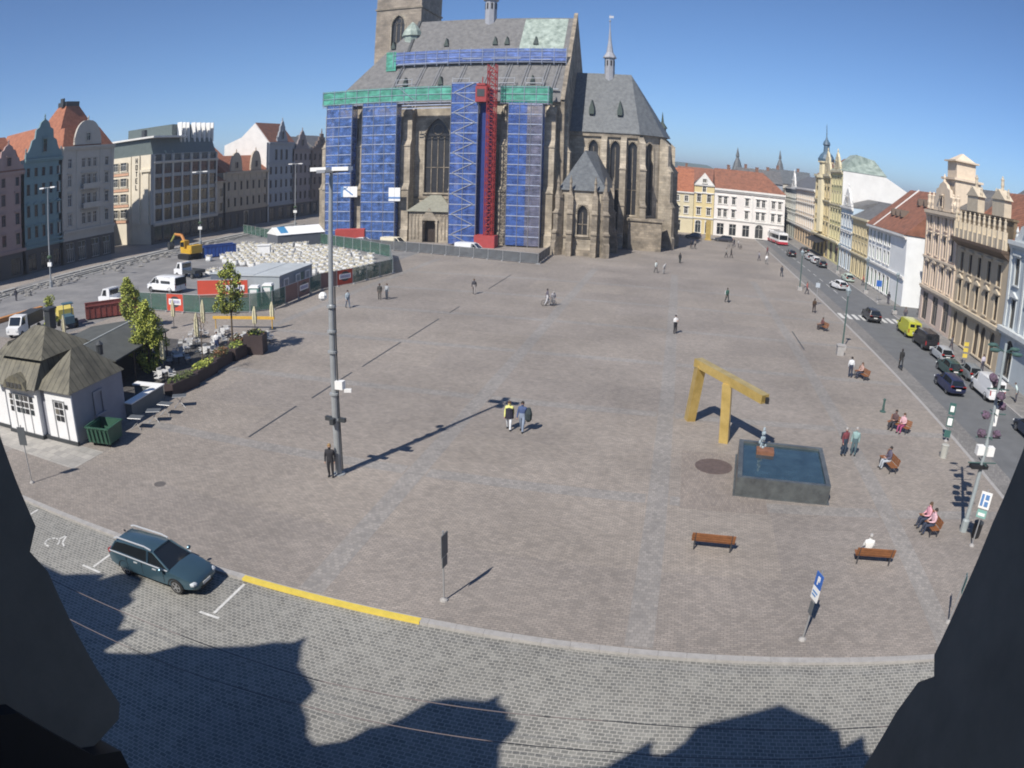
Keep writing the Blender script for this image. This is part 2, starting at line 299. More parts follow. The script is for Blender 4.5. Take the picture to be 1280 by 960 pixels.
# ------------------------------------------------------------------ facade kit
WIN={}
def winmesh(kind,w,h,fm,tm):
    key=(kind,round(w,2),round(h,2),fm.name,tm.name)
    if key in WIN: return WIN[key]
    m=MB(); c=w/2
    # casing proud of the wall (mat 1 = trim), frame (mat 0)
    m.mat(1)
    if kind!='bare':
        m.box(-c-.14,-.07,0,-c,.0,h); m.box(c,-.07,0,c+.14,.0,h); m.box(-c-.14,-.07,h,c+.14,0,h+.14)
        m.box(-c-.22,-.16,-.14,c+.22,0,0)
    if kind=='hood': m.box(-c-.3,-.32,h+.2,c+.3,0,h+.36)
    if kind=='ped': m.prism([(-c-.35,h+.2),(c+.35,h+.2),(c+.35,h+.3),(0,h+.3+w*.4),(-c-.35,h+.3)],'y',-.3,0)
    if kind=='arch':
        P=[(-c,h)]+[(-c*math.cos(PI*i/8),h-c+c*math.sin(PI*i/8)) for i in range(9)]+[(c,h)]
        A=[p for p in P[1:6]]+[(0,h+.002),(-c,h+.002)]; m.prism(A,'y',.0,.2)
        B=[p for p in P[5:10]]+[(c,h+.002),(0,h+.002)]; m.prism(B,'y',.0,.2)
    m.mat(0); y0,y1=.13,.18
    m.box(-c,y0,0,-c+.07,y1,h); m.box(c-.07,y0,0,c,y1,h); m.box(-c,y0,0,c,y1,.07); m.box(-c,y0,h-.07,c,y1,h)
    m.box(-.035,y0,.07,.035,y1,h-.07)
    if h>1.3: m.box(-c+.07,y0,h*.68,-.035,y1,h*.68+.06); m.box(.035,y0,h*.68,c-.07,y1,h*.68+.06)
    if w>2.2:
        for x in(-c/2,c/2): m.box(x-.03,y0,.07,x+.03,y1,h*.68)
    fr=m.mesh('window',[fm,tm])
    g=MB().box(-c+.003,.19,.003,c-.003,.24,h-.003).mesh('pane',[M_glass2 if w>2.2 else M_glass])
    WIN[key]=(fr,g); return WIN[key]
def window(par,x,z,kind,w,h,fm,tm,y=0,rot=0):
    fr,g=winmesh(kind,w,h,fm,tm); o=put('window',fr,par,(x,y,z),rot); put('pane',g,o); return o
def wallgrid(mb,w,z0,z1,holes,dep=.3):
    xs=sorted(set([0,w]+[v for q in holes for v in(q[0],q[2])])); zs=sorted(set([z0,z1]+[v for q in holes for v in(q[1],q[3])]))
    for i in range(len(xs)-1):
        for j in range(len(zs)-1):
            cx,cz=(xs[i]+xs[i+1])/2,(zs[j]+zs[j+1])/2
            if any(q[0]<cx<q[2] and q[1]<cz<q[3] for q in holes): continue
            mb.poly((xs[i],0,zs[j]),(xs[i+1],0,zs[j]),(xs[i+1],0,zs[j+1]),(xs[i],0,zs[j+1]))
    for a,b,c,d in holes:
        mb.poly((a,0,b),(a,0,d),(a,dep,d),(a,dep,b)); mb.poly((c,0,b),(c,dep,b),(c,dep,d),(c,0,d))
        mb.poly((a,0,d),(c,0,d),(c,dep,d),(a,dep,d)); mb.poly((a,0,b),(a,dep,b),(c,dep,b),(c,0,b))
def bld(nm,label,loc,rot,w,d,h,wm,rows,tm=None,fm=None,corn=(),roof=None,gables=(),pil=(),cat='building',z0=0,side=None,chim=(),gf=None,gfz=4.4):
    tm=tm or wm; fm=fm or M_frame
    b=thing(nm,label,cat,loc,rot)
    holes=[]; ws=[]
    for (zb,hh,n,ww,kind) in rows:
        xs=n if isinstance(n,(list,tuple)) else [w*(i+.5)/n for i in range(n)]
        for x in xs: holes.append((x-ww/2,zb,x+ww/2,zb+hh)); ws.append((x,zb,kind,ww,hh))
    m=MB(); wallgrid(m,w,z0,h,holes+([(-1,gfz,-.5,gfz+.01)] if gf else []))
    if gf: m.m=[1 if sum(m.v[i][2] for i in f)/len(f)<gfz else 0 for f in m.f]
    m.poly((0,0,z0),(0,0,h),(0,d,h),(0,d,z0)); m.poly((w,0,z0),(w,d,z0),(w,d,h),(w,0,h)); m.poly((0,d,z0),(0,d,h),(w,d,h),(w,d,z0)); m.poly((0,0,h),(w,0,h),(w,d,h),(0,d,h))
    m.build('wall',[wm,gf] if gf else wm,b,fix=False)
    for (x,zb,kind,ww,hh) in ws: window(b,x,zb,kind,ww,hh,fm,tm)
    if side:   # windows on the right-hand side wall: (y,z,w,h)
        for (y,z,ww,hh,sx) in side:
            window(b,(w+.01 if sx else -.01),z,'plain',ww,hh,fm,tm,y=y,rot=(PI/2 if sx else -PI/2)).location.x+=(.2 if sx else -.2)
    for zc,pr,hc in corn:
        MB().box(-.02,-pr,zc,w+.02,-.002,zc+hc).box(-.02,-pr*.6,zc-hc*.7,w+.02,-.003,zc-.002).build('cornice',tm,b)
    if pil:
        for x,za,zb2,ww in pil: MB().box(x-ww/2,-.13,za,x+ww/2,-.001,zb2).box(x-ww/2-.06,-.2,zb2-.3,x+ww/2+.06,-.002,zb2-.004).build('pilaster',tm,b)
    if roof:
        k,rh,rm=roof[:3]; e=.35; r=MB()
        if k=='gx': r.prism([(-e,h-.02),(d+e,h-.02),(d/2,h+rh)],'x',-.0,w)
        elif k=='gy': r.prism([(-.2,h-.02),(w+.2,h-.02),(w/2,h+rh)],'y',.3,d)
        elif k=='hip': r.pyr(-e,-e,w+e,d+e,h+.01,min(w,d)/2 if w>d else w/2,d/2 if w>d else w/2,h+rh,w-min(w,d)/2 if w>d else w/2,d/2 if w>d else d-w/2)
        elif k=='hipr': r.add([(0,-e,h+.01),(w+e,-e,h+.01),(w+e,d+e,h+.01),(0,d+e,h+.01),(0,d/2,h+rh),(w-d*.4,d/2,h+rh)],[(3,2,1,0),(0,1,5,4),(1,2,5),(2,3,4,5),(3,0,4)])
        elif k=='mans': i=roof[3]; r.add([(0,0,h+.01),(w,0,h+.01),(w,d,h+.01),(0,d,h+.01),(i,i,h+rh),(w-i,i,h+rh),(w-i,d-i,h+rh),(i,d-i,h+rh)],[(3,2,1,0),(4,5,6,7),(0,1,5,4),(1,2,6,5),(2,3,7,6),(3,0,4,7)])
        elif k=='flat': r.box(-.15,-.15,h+.004,w+.15,d,h+rh)
        ro=r.build('roof',rm,b)
        for x,y,zt in chim:
            MB().box(x-.4,y-.35,h+.5,x+.4,y+.35,zt).box(x-.48,y-.43,zt+.002,x+.48,y+.43,zt+.15).build('chimney',mat('chimney_brick',(.20,.11,.08),.9,.2,3),ro)
    for g in gables:
        kind,x0,x1,zb,zt=g[:5]; gm=g[5] if len(g)>5 else tm; c=(x0+x1)/2; a=(x1-x0)/2; hh=zt-zb
        if kind=='tri': P=[(x0,zb),(x1,zb),(c,zt)]
        elif kind=='step': 
            P=[(x0,zb),(x1,zb)]; n=4
            for i in range(n): P+=[(c+a*(1-i/n),zb+hh*(i+.6)/(n+.2)),(c+a*(1-(i+1)/n)+.01,zb+hh*(i+.6)/(n+.2))]
            P+=[(c,zt)]
            for i in range(n-1,-1,-1): P+=[(c-a*(1-(i+1)/n)-.01,zb+hh*(i+.6)/(n+.2)),(c-a*(1-i/n),zb+hh*(i+.6)/(n+.2))]
        elif kind=='round': P=[(x0,zb),(x1,zb)]+[(c+a*(math.cos(t)**.8 if math.cos(t)>0 else -(-math.cos(t))**.8)*.98,zb+hh*math.sin(t)) for t in [PI*i/14 for i in range(15)]]
        else: # baroque: shoulders, waist, crest
            S=[(1,0),(.98,.12),(.86,.16),(.74,.3),(.66,.45),(.5,.5),(.46,.72),(.3,.78),(.22,.9),(0,1)]
            P=[(c+a*u,zb+hh*v) for u,v in S]+[(c-a*u,zb+hh*v) for u,v in reversed(S[:-1])]
        go=MB().prism(P,'y',-.12,.35).build('gable',gm,b)
        if hh>3: window(go,c,zb+hh*.15,'plain' if kind!='bar' else 'hood',min(1.1,a*.4),hh*.32,fm,tm,y=-.33)
        if kind in('bar','step','round'):
            for x,z in((x0+.2,zb+hh*.14),(x1-.2,zb+hh*.14),(c,zt-.05)): MB().lathe([(.22,0),(.22,.2),(.09,.3),(.2,.55),(.12,.8),(.02,1.05)],(x,.1,z),8).build('finial',tm,go)
    return b
def wm(n,c,c2=None,var=.08): return mat(n,c,.85,var,.5,c2=c2,bump=.05)
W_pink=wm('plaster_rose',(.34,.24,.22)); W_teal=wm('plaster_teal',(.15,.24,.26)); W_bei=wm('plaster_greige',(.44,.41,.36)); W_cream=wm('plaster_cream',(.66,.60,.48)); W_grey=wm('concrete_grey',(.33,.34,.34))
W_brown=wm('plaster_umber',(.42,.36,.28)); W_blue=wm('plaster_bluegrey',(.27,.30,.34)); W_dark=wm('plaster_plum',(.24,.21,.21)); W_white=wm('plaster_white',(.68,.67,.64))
X0=-107
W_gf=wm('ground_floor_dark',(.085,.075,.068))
def west(nm,label,y0,y1,*a,**k):
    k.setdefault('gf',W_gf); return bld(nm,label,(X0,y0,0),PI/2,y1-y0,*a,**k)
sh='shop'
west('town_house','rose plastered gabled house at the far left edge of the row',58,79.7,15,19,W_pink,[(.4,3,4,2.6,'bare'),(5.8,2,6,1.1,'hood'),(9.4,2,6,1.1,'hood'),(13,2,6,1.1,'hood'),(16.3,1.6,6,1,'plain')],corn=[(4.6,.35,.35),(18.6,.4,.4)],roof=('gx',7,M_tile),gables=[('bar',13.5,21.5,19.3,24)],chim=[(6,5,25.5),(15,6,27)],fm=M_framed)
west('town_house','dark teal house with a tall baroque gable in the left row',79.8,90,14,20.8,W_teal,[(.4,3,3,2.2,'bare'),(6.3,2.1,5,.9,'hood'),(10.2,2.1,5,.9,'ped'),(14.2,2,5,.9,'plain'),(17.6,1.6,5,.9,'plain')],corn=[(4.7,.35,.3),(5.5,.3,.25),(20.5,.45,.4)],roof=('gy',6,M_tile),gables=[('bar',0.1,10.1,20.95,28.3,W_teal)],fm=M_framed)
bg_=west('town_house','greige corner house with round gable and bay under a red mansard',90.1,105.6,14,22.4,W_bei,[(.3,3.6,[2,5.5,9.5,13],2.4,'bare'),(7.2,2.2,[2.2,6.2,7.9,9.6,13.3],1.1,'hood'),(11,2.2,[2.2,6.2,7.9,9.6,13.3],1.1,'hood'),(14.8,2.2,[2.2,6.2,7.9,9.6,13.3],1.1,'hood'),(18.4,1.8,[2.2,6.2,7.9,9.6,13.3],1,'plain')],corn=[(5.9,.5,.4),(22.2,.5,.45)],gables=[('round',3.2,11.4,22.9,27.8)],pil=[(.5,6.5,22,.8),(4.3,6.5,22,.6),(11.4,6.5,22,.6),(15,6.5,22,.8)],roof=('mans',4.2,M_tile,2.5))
MB().add([(2.6,4,26.6),(12.9,4,26.6),(12.9,12,26.6),(2.6,12,26.6),(6,6.5,31.6),(10,6.5,31.6),(10,9.5,31.6),(6,9.5,31.6)],[(3,2,1,0),(4,5,6,7),(0,1,5,4),(1,2,6,5),(2,3,7,6),(3,0,4,7)]).build('upper_roof',M_tile,bg_)
MB().box(6,6.5,31.62,10,9.5,32.6).box(5.4,7,31.5,5.9,8,33.3).build('roof_lantern',M_dmetal,bg_)
ba=MB().box(5.2,-1.2,10.2,10.6,-.21,10.4).box(5.2,-1.2,10.4,10.6,-1.12,11.3).box(5.2,-1.2,14.0,10.6,-.21,14.2).box(5.2,-1.2,14.2,10.6,-1.12,15.1); ba.build('balcony',W_bei,bg_)
# low shaded link behind the street gap
bld('low_annex','grey low annex in shadow between the greige corner house and the hotel',(-121,105.8,0),PI/2,13.1,10,9.0,W_grey,[(.5,2.6,3,2.2,'bare'),(4.4,1.5,4,1.4,'plain')],corn=[(8.6,.25,.3)],roof=('flat',.3,M_dmetal))
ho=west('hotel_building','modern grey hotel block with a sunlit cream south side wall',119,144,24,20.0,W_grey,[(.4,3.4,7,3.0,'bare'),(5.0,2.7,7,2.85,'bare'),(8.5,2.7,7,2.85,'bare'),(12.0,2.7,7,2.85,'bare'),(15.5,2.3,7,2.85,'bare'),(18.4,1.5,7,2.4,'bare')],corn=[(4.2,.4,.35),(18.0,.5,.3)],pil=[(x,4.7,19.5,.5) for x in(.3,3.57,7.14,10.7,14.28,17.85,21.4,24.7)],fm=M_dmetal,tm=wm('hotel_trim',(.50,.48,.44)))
MB().add([(0.2,.4,20.02),(24.8,.4,20.02),(24.8,23,20.02),(.2,23,20.02),(.4,1.8,23.6),(24.6,1.8,23.6),(24.6,22,23.6),(.4,22,23.6)],[(3,2,1,0),(4,5,6,7),(0,1,5,4),(1,2,6,5),(2,3,7,6),(3,0,4,7)]).build('roof',mat('zinc_roof',(.10,.125,.12),.5,.15),ho)
MB().box(-.5,-.3,23.7,12,20,24.1).build('roof_slab',W_white,ho)
MB().box(9.6,2.7,23.61,24.6,18,27).build('attic',mat('zinc_roof',(.10,.125,.12)),ho)
MB().box(3,6,24.11,4,7,26).build('roof_plant',M_dmetal,ho)
for x in(11.5,13,14.5,17,19,21,23,24.5): MB().prism([(1.2,22.6),(1.2,27.4),(2.6,27.4),(2.6,22.6)],'x',x,x+.25).build('roof_fin',M_white,ho)
for x in(4.5,7.3): MB().prism([(.3,20.1),(1.6,22.3),(2.0,20.1)],'x',x,x+.7).build('dormer',M_copper,ho)
# sunlit south wall of the hotel
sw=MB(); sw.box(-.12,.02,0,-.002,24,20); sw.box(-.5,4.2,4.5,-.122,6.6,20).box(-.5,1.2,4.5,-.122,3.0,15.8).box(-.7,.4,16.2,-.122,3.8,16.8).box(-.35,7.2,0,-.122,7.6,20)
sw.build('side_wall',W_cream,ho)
for r in range(4):
    for y in(9.6,12.6):
        o=window(ho,-.5,6.1+r*3.6,'plain',2.3,1.9,M_frame,W_cream,y=y,rot=-PI/2); 
sp=MB()
for r in range(4): sp.box(-.3,8.1,5.0+r*3.6,-.124,14.2,5.6+r*3.6)
sp.build('spandrel',mat('salmon_panel',(.55,.33,.22),.8),ho)
gl=MB()
def glyph(mb,ch,y,z,s,xf):   # block lettering from strokes
    G={'H':[(0,0,0,2),(1,0,1,2),(0,1,1,1)],'O':[(0,0,0,2),(1,0,1,2),(0,0,1,0),(0,2,1,2)],'T':[(0,2,1,2),(.5,0,.5,2)],'E':[(0,0,0,2),(0,0,1,0),(0,1,.8,1),(0,2,1,2)],'L':[(0,0,0,2),(0,0,1,0)]}
    for a,b,c,d in G[ch]:
        l=math.hypot(c-a,d-b)*s+.14; q=math.atan2(d-b,c-a); u,v=(a+c)/2*s,(b+d)/2*s; xf(mb,y+u,z+v,l,.16,q)
for i,ch in enumerate('HOTEL'):
    glyph(gl,ch,6.6,18.4-i*1.5,.5,lambda mb,u,v,l,wd,q: mb.cbox((-.56,11.9-u,v),(.1,l,wd),0,-q))
gl.build('sign_lettering',M_black,ho)
west('link_house','narrow low grey-brown link between hotel and twin-gabled house',144.1,147.7,12,12.5,W_brown,[(.4,3,1,2,'bare'),(5,2,1,1.4,'plain'),(8.6,2,1,1.4,'plain')],corn=[(12.2,.3,.3)],roof=('gx',3,M_tile),fm=M_framed)
west('twin_gabled_house','umber house with two small ornate round gables over its cornice',147.8,168.4,12,14.5,W_brown,[(.4,3.2,[2.2,5.6,13.5,17],1.1,'bare'),(.4,3.6,[9.6],2,'arch'),(5.6,2.2,7,1.0,'hood'),(9.8,2.2,7,1.0,'hood')],corn=[(4.7,.3,.3),(14.2,.5,.45)],pil=[(x,5,13.8,.35) for x in(.3,3,6,8.8,11.8,14.7,17.6,20.3)],gables=[('round',2.2,7.6,14.75,19.6),('round',11.6,17,14.75,20)],roof=('gx',4.5,M_tile),fm=M_framed)
b=west('tall_gabled_house','blue-grey tall house with a pointed central gable in the left row',168.5,182.8,11,22.2,W_blue,[(.4,3.2,3,2.6,'bare'),(5.4,2.2,5,1.1,'hood'),(9.4,2.1,5,1.1,'hood'),(13.2,2.1,5,1.1,'plain'),(17.2,3,[4.2,7.1,10],1.3,'plain')],corn=[(4.4,.3,.3),(16.2,.3,.3),(21.9,.45,.4)],gables=[('bar',4.4,10.2,22.35,28.6)],fm=M_framed)
MB().prism([(-.3,22.22),(11.2,22.22),(4.8,28.2)],'x',.3,14.2).build('roof',M_tileb,b)
MB().prism([(-.1,0),(15.5,0),(15.5,22.3),(9.4,24.2),(4.8,28.0),(-.1,22.25)],'x',-.15,.28).build('side_wall',W_white,b)
west('town_house','plum house with curved gable left of the church corner',182.9,194,11,20.5,W_dark,[(.4,3.2,3,2,'bare'),(5.4,2.1,4,1.1,'hood'),(9.4,2.1,4,1.1,'plain'),(13.2,2.1,4,1.1,'plain'),(17,1.9,4,1.1,'plain')],corn=[(4.4,.3,.3),(20.2,.45,.4)],gables=[('bar',1,8.5,20.65,26)],roof=('gx',4,M_slate),fm=M_framed)
west('town_house','dark brown house with stepped gable seen just left of the church',194.1,208,11,21,wm('plaster_brown2',(.18,.14,.12)),[(.4,3.2,3,2,'bare'),(5.4,2.1,4,1.1,'hood'),(9.4,2.1,4,1.1,'plain'),(13.2,2.1,4,1.1,'plain'),(17,1.9,4,1.1,'plain')],corn=[(4.4,.3,.3),(20.7,.45,.4)],gables=[('step',2,10,21.15,26)],roof=('gx',4,M_slate),fm=M_framed)
bld('rear_house','red-roofed house peeping above the link house by the hotel',(-117,146,0),PI/2,17,12,17.5,W_cream,[(12.6,1.8,4,1.2,'plain')],roof=('gx',5,M_tile))
# ---- skyline bits
for x,y,h_,l in((22,262,27,'slim distant church spire behind the white hipped house'),(48,330,31,'second distant spire above the far street'),(-6,300,22,'stubby distant turret beyond the yellow house')):
    q=thing('distant_spire',l,'spire',(x,y,0)); MB().box(-2,-2,0,2,2,h_*.65).build('tower',W_bei,q); MB().lathe([(2.4,h_*.65),(1.2,h_*.8),(.5,h_*.86),(.7,h_*.88),(.05,h_)],n=8).build('spire',M_slate2,q)
# ---- north row
W_ivory=wm('plaster_ivory',(.58,.52,.36)); W_wh=wm('plaster_palepink',(.70,.67,.64)); 
def north(nm,label,x0,x1,*a,**k): return bld(nm,label,(x0,188,0),0,x1-x0,*a,**k)
north('town_house','ivory house under a plain orange tiled roof right beside the church',-16,4.5,14,10.7,W_ivory,[(.4,2.8,[3,8,15.6],3.4,'bare'),(5.0,1.7,[2,3.6,9,10.6,14.6,16.2,18.6],.95,'hood'),(8.2,1.5,[2,3.6,9,10.6,14.6,16.2,18.6],.95,'plain')],corn=[(4.0,.25,.25),(10.4,.4,.3)],roof=('gx',6.2,M_tile),tm=W_white)
north('town_house','small yellow house with a triangular pediment in the far row',4.6,9.9,12,12.9,wm('plaster_yellow',(.60,.50,.27)),[(.3,3.2,2,1.5,'arch'),(5.0,1.8,2,1.0,'hood'),(8.4,2,2,1.0,'hood'),(11.0,1.5,1,.9,'plain')],corn=[(4.1,.25,.25),(10.7,.25,.2),(12.7,.35,.25)],gables=[('tri',.1,5.2,13,16.1)],roof=('gy',2.6,M_slate),tm=W_white)
wh=north('town_house','long white house with brown hipped roof at the far end of the square',10,29.2,14,12.3,W_wh,[(.3,3.0,[1.9,5.2,8.8],1.9,'bare'),(.2,3.6,[12.4],2.2,'arch'),(.8,2.4,[16.6],3,'bare'),(5.0,2.0,[1.5,3,5.2,8.8,11.8,13.3,16,17.8],.9,'hood'),(8.4,1.9,[1.5,3,5.2,8.8,11.8,13.3,16,17.8],.9,'hood')],corn=[(4.3,.25,.25),(11.9,.6,.5)],roof=('hipr',5.4,M_tileb),tm=W_white,chim=[(4,8,18.8),(12,8,18.9)],pil=[(10.2,4.6,11.7,.4),(14.7,4.6,11.7,.4)])
for (x,y,w_,d_,h_,rm,wn,l,rh) in((-30,215,26,14,12,M_tile,W_ivory,'distant ivory house with orange roof behind the far row',5),(18,212,14,14,15.0,M_slate,W_blue,'distant mauve-grey house rising behind the white hipped house',4),(30,225,14,14,15.5,M_slate2,W_bei,'distant house with dark roof behind the white house corner',4.5),(0,240,22,16,13,M_tileb,W_cream,'distant cream house with brown roof beyond the yellow house',5),(38,260,22,16,14,M_tile,W_white,'distant white house with red roof along the receding street',5),(60,235,20,20,15,M_slate,W_cream,'distant cream house behind the right row',5),(-60,230,40,20,15,M_tile,W_cream,'distant cream house behind the church',5)):
    bld('distant_house',l,(x,y,0),0,w_,d_,h_,wn,[(h_-3,1.5,5,1.1,'plain')],roof=('gx',rh,rm),chim=[(3,d_/2,h_+rh+1),(w_-4,d_/2,h_+rh+.8)])
# ---- east row  (rot -90: local x runs south)
M_frg=mat('frame_taupe',(.22,.20,.17),.6)
def east(nm,label,yN,yS,*a,**k):
    k.setdefault('fm',M_frg); return bld(nm,label,(35,yN,0),-PI/2,yN-yS,*a,**k)
east('town_house','grey-green house at the far end of the right row',225,204.2,14,14.5,wm('plaster_sage',(.42,.44,.38)),[(.3,3.2,5,2.6,'bare'),(5,2.1,7,1.1,'hood'),(8.4,2.1,7,1.1,'hood'),(11.7,1.7,7,1.1,'plain')],corn=[(4.2,.3,.3),(14.2,.5,.4)],roof=('gx',4,M_slate),gables=[('bar',12,19,14.6,19)],tm=W_white)
east('town_house','peach and white house with long window rows on the right side',204.1,175,14,14.8,wm('plaster_peach',(.66,.50,.33)),[(.3,3.2,7,2.9,'bare'),(5,2.3,10,1.3,'hood'),(8.6,2.2,10,1.3,'hood'),(12.0,1.7,10,1.2,'plain')],corn=[(4.2,.35,.3),(14.5,.55,.4)],roof=('gx',3.4,M_slate),tm=W_white,pil=[(x*2.91,4.6,14.3,.3) for x in range(1,10)])
ye=east('ornate_house','ornate yellow house with a small onion spire and corner turret',174.9,156.4,15,18.6,wm('plaster_ochre',(.68,.54,.26)),[(.3,3.6,4,3.2,'bare'),(5.2,2.6,[2.5,6,12.5,16],1.3,'hood'),(9.4,2.6,[2.5,6,12.5,16],1.3,'arch'),(13.4,2.4,[2.5,6,12.5,16],1.3,'hood'),(16.4,1.4,[2.5,6,12.5,16],1.1,'plain')],corn=[(4.4,.8,.35),(12.6,.4,.3),(18.3,.6,.5)],roof=('gx',5,M_tileb),gables=[('bar',9.4,18,18.8,24)],tm=W_ivory,pil=[(9.2,4.8,18.2,.7),(.4,4.8,18.2,.6),(18,4.8,18.2,.6)])
MB().lathe([(1.9,-13),(1.9,-.6),(2.3,-.5),(2.3,0),(1.7,.1),(1.7,3),(2.1,3.1),(2.1,3.4)],(9.2,.6,18.4),8).build('turret',W_ivory,ye)
MB().lathe([(2.0,0),(2.1,.6),(1.5,1.6),(.8,2.3),(.7,3.8),(.95,4),(.8,4.6),(.3,5.3),(.12,6),(.08,8.5),(.02,9)],(9.2,.6,21.82),10).build('spire',mat('spire_copper',(.07,.12,.17),.5),ye)
MB().prism([(-2.6,3.0),(-.1,3.8),(-.1,3.9),(-2.6,3.1)],'x',2,17).build('awning',M_black,ye)
yg=east('tall_narrow_house','tall yellow-green house with green copper roof and blank white fire wall',156.3,145.2,10,19.6,wm('plaster_limeyellow',(.62,.58,.30)),[(.3,3.6,2,3.4,'bare'),(5.2,2.4,4,1.1,'hood'),(9,2.4,4,1.1,'hood'),(12.8,2.4,4,1.1,'arch'),(16.6,1.8,4,1.1,'plain')],corn=[(4.5,.8,.35),(12.2,.3,.3),(19.3,.5,.4)],tm=W_ivory,gables=[('bar',2,9,19.75,23.5)])
MB().add([(-.3,-.3,19.65),(11.5,-.3,19.65),(11.5,10.2,19.65),(-.3,10.2,19.65),(1.5,4,23.6),(7.2,4,23.6),(5,9,23.0)],[(0,1,5,4),(1,2,6,5),(4,5,6),(2,3,6),(3,0,4,6),(3,2,1,0)]).build('roof',M_copper,yg)
MB().prism([(0,0),(24,0),(24,14.2),(16,16.8),(9.8,19.6),(0,19.6)],'x',11.15,11.4).build('fire_wall',W_white,yg)
MB().prism([(10.01,0),(24,0),(24,14.4),(16,16.9),(10.01,19.2)],'x',.2,11.1).build('rear_roof',M_slate,yg)
east('blue_house','narrow pale blue house with small raised attic',144.7,134.6,12,12.4,wm('plaster_paleblue',(.42,.52,.60)),[(.3,3.4,3,1.7,'arch'),(4.9,2.2,4,1.0,'hood'),(8.5,2.2,4,1.0,'hood')],corn=[(4.1,.3,.3),(7.6,.25,.2),(12.1,.5,.4)],roof=('gx',2,M_slate),gables=[('bar',1.5,8.5,12.6,16.2)],tm=W_white)
east('cream_house','plain cream house between the blue house and green-shuttered house',134.5,122.2,12,10.9,wm('plaster_buff',(.58,.48,.27)),[(.3,3.2,4,1.6,'arch'),(4.9,1.6,5,1.0,'plain'),(7.8,1.6,5,1.0,'plain')],corn=[(4.0,.3,.3),(10.6,.5,.35)],roof=('gx',3.5,M_slate),tm=W_ivory)
gw=east('green_window_house','white corner house with green windows under a big brown tiled roof',122.1,99.8,16,10.4,wm('plaster_offwhite',(.72,.74,.74)),[(.3,2.8,[1.5,4,6.5,9,11.5,14],1.4,'arch'),(4.9,2,[1.6,4,6.6,8.4,11,13.2],1.0,'plain'),(7.8,1.7,[1.6,4,6.6,8.4,11,13.2],1.0,'plain')],corn=[(4.0,.3,.3),(10.0,.6,.35)],fm=M_frameg,tm=W_white)
gr=MB().prism([(-.6,10.4),(16.4,10.4),(8,17.4)],'x',0,22.5).build('roof',M_tileb,gw)
MB().prism([(-.65,10.45),(8,17.62),(8,17.35),(-.3,10.4)],'x',4.6,5.0).build('fire_parapet',W_white,gr)
for x,y in((8,2.4),(10.5,2.4),(13,2.4),(14,5.2),(17,5.2)): MB().prism([(x-.6,10.4+(y+.6)*.8-.1),(x+.6,10.4+(y+.6)*.8-.1),(x,10.4+(y+.6)*.8+1.0)],'y',y-.7,y+.9).build('dormer',M_framed,gr)
W_och=wm('plaster_sandy',(.47,.39,.28)); W_och2=wm('plaster_rosysand',(.58,.47,.40))
oc=east('ornate_corner_house','richly sculpted rosy corner house with a roof tower',91.4,79.2,14,14.6,W_och2,[(.3,3.6,3,2.2,'bare'),(5,2.8,[1.8,4.6,7.6,10.4],.9,'ped'),(9,2.6,[1.8,4.6,7.6,10.4],.9,'hood'),(12.4,1.7,[1.8,4.6,7.6,10.4],.8,'plain')],corn=[(4.4,.4,.35),(8.4,.3,.25),(14.3,.5,.4)],gables=[('bar',.6,11.6,14.8,18.6)],pil=[(x,4.8,14,.35) for x in(.3,3.2,6.1,9,11.9)],roof=('gx',4,M_slate),tm=mat('stucco_ornament',(.62,.52,.40),.85))
MB().box(3.5,1.0,14.6,8.0,5,19.0).box(3.2,.7,19.0,8.3,5.3,19.3).box(4.0,1.4,19.3,7.4,4.4,21.4).box(3.6,1.0,21.4,7.8,4.8,21.6).pyr(4,1.4,7.4,4.4,21.61,5.2,2.9,22.6,6.2,2.9).build('tower',mat('stucco_ornament',(.62,.52,.40)),oc)
def statue(mb,x,y,z,h): mb.lathe([(.3*h/2,0),(.3*h/2,.15*h),(.2*h/2,.17*h),(.3*h/2,.35*h),(.24*h/2,.6*h),(.32*h/2,.78*h),(.12*h/2,.85*h),(.16*h/2,.92*h),(.05,h)],(x,y,z),7)
for x in(.8,2.4,9.8,11.4): st=MB(); statue(st,x,0,14.9,2.2); st.build('statue',mat('stucco_ornament',(.62,.52,.40)),oc)
ob=east('brown_house','long sandy house with deep shaded cornice, pedimented windows and attic statues',79.1,64.1,14,11.4,W_och,[(.3,3.4,[1.5,4.8,8.6,10.4,13],1.3,'arch'),(4.9,2.5,[1.8,4.5,7.2,10,12.8],.95,'ped'),(8.4,2.2,[1.8,4.5,7.2,10,12.8],1.0,'hood')],corn=[(4.1,.5,.4)],fm=M_framed,tm=mat('stucco_tan',(.52,.45,.34),.85))
MB().box(-.05,-1.2,11.9,15.05,13,12.2).prism([(-1.1,11.9),(0,11.9),(0,11.2)],'x',0,15).build('eaves',M_framed,ob)
at=MB().box(0,-.8,12.2,15,-.4,13.2)
for i in range(11): x=.4+i*1.42; at.box(x-.15,-.95,12.2,x+.15,-.35,14.0); 
at.build('attic_parapet',mat('stucco_tan',(.55,.45,.31)),ob)
for i in range(0,11): st=MB(); statue(st,.4+i*1.42,-.65,14.0,1.3); st.build('statue',mat('stucco_tan',(.55,.45,.31)),ob)
MB().box(0,.3,12.2,15,.7,15.2).box(-.1,.1,15.2,15.1,.9,15.45).build('attic_wall',mat('attic_brown',(.20,.155,.10),.9,.3,1),ob)
for x0_ in(2.2,9.6):
    g=MB().box(x0_,.0,15.46,x0_+3.2,1.0,17.2).prism([(x0_-.3,17.21),(x0_+3.5,17.21),(x0_+1.6,18.3)],'y',-.1,1.1); statue(g,x0_+1.6,.5,18.2,1.5); statue(g,x0_,.5,17.2,1.2); statue(g,x0_+3.2,.5,17.2,1.2); g.build('roof_gable',mat('stucco_tan',(.55,.45,.31)),ob)
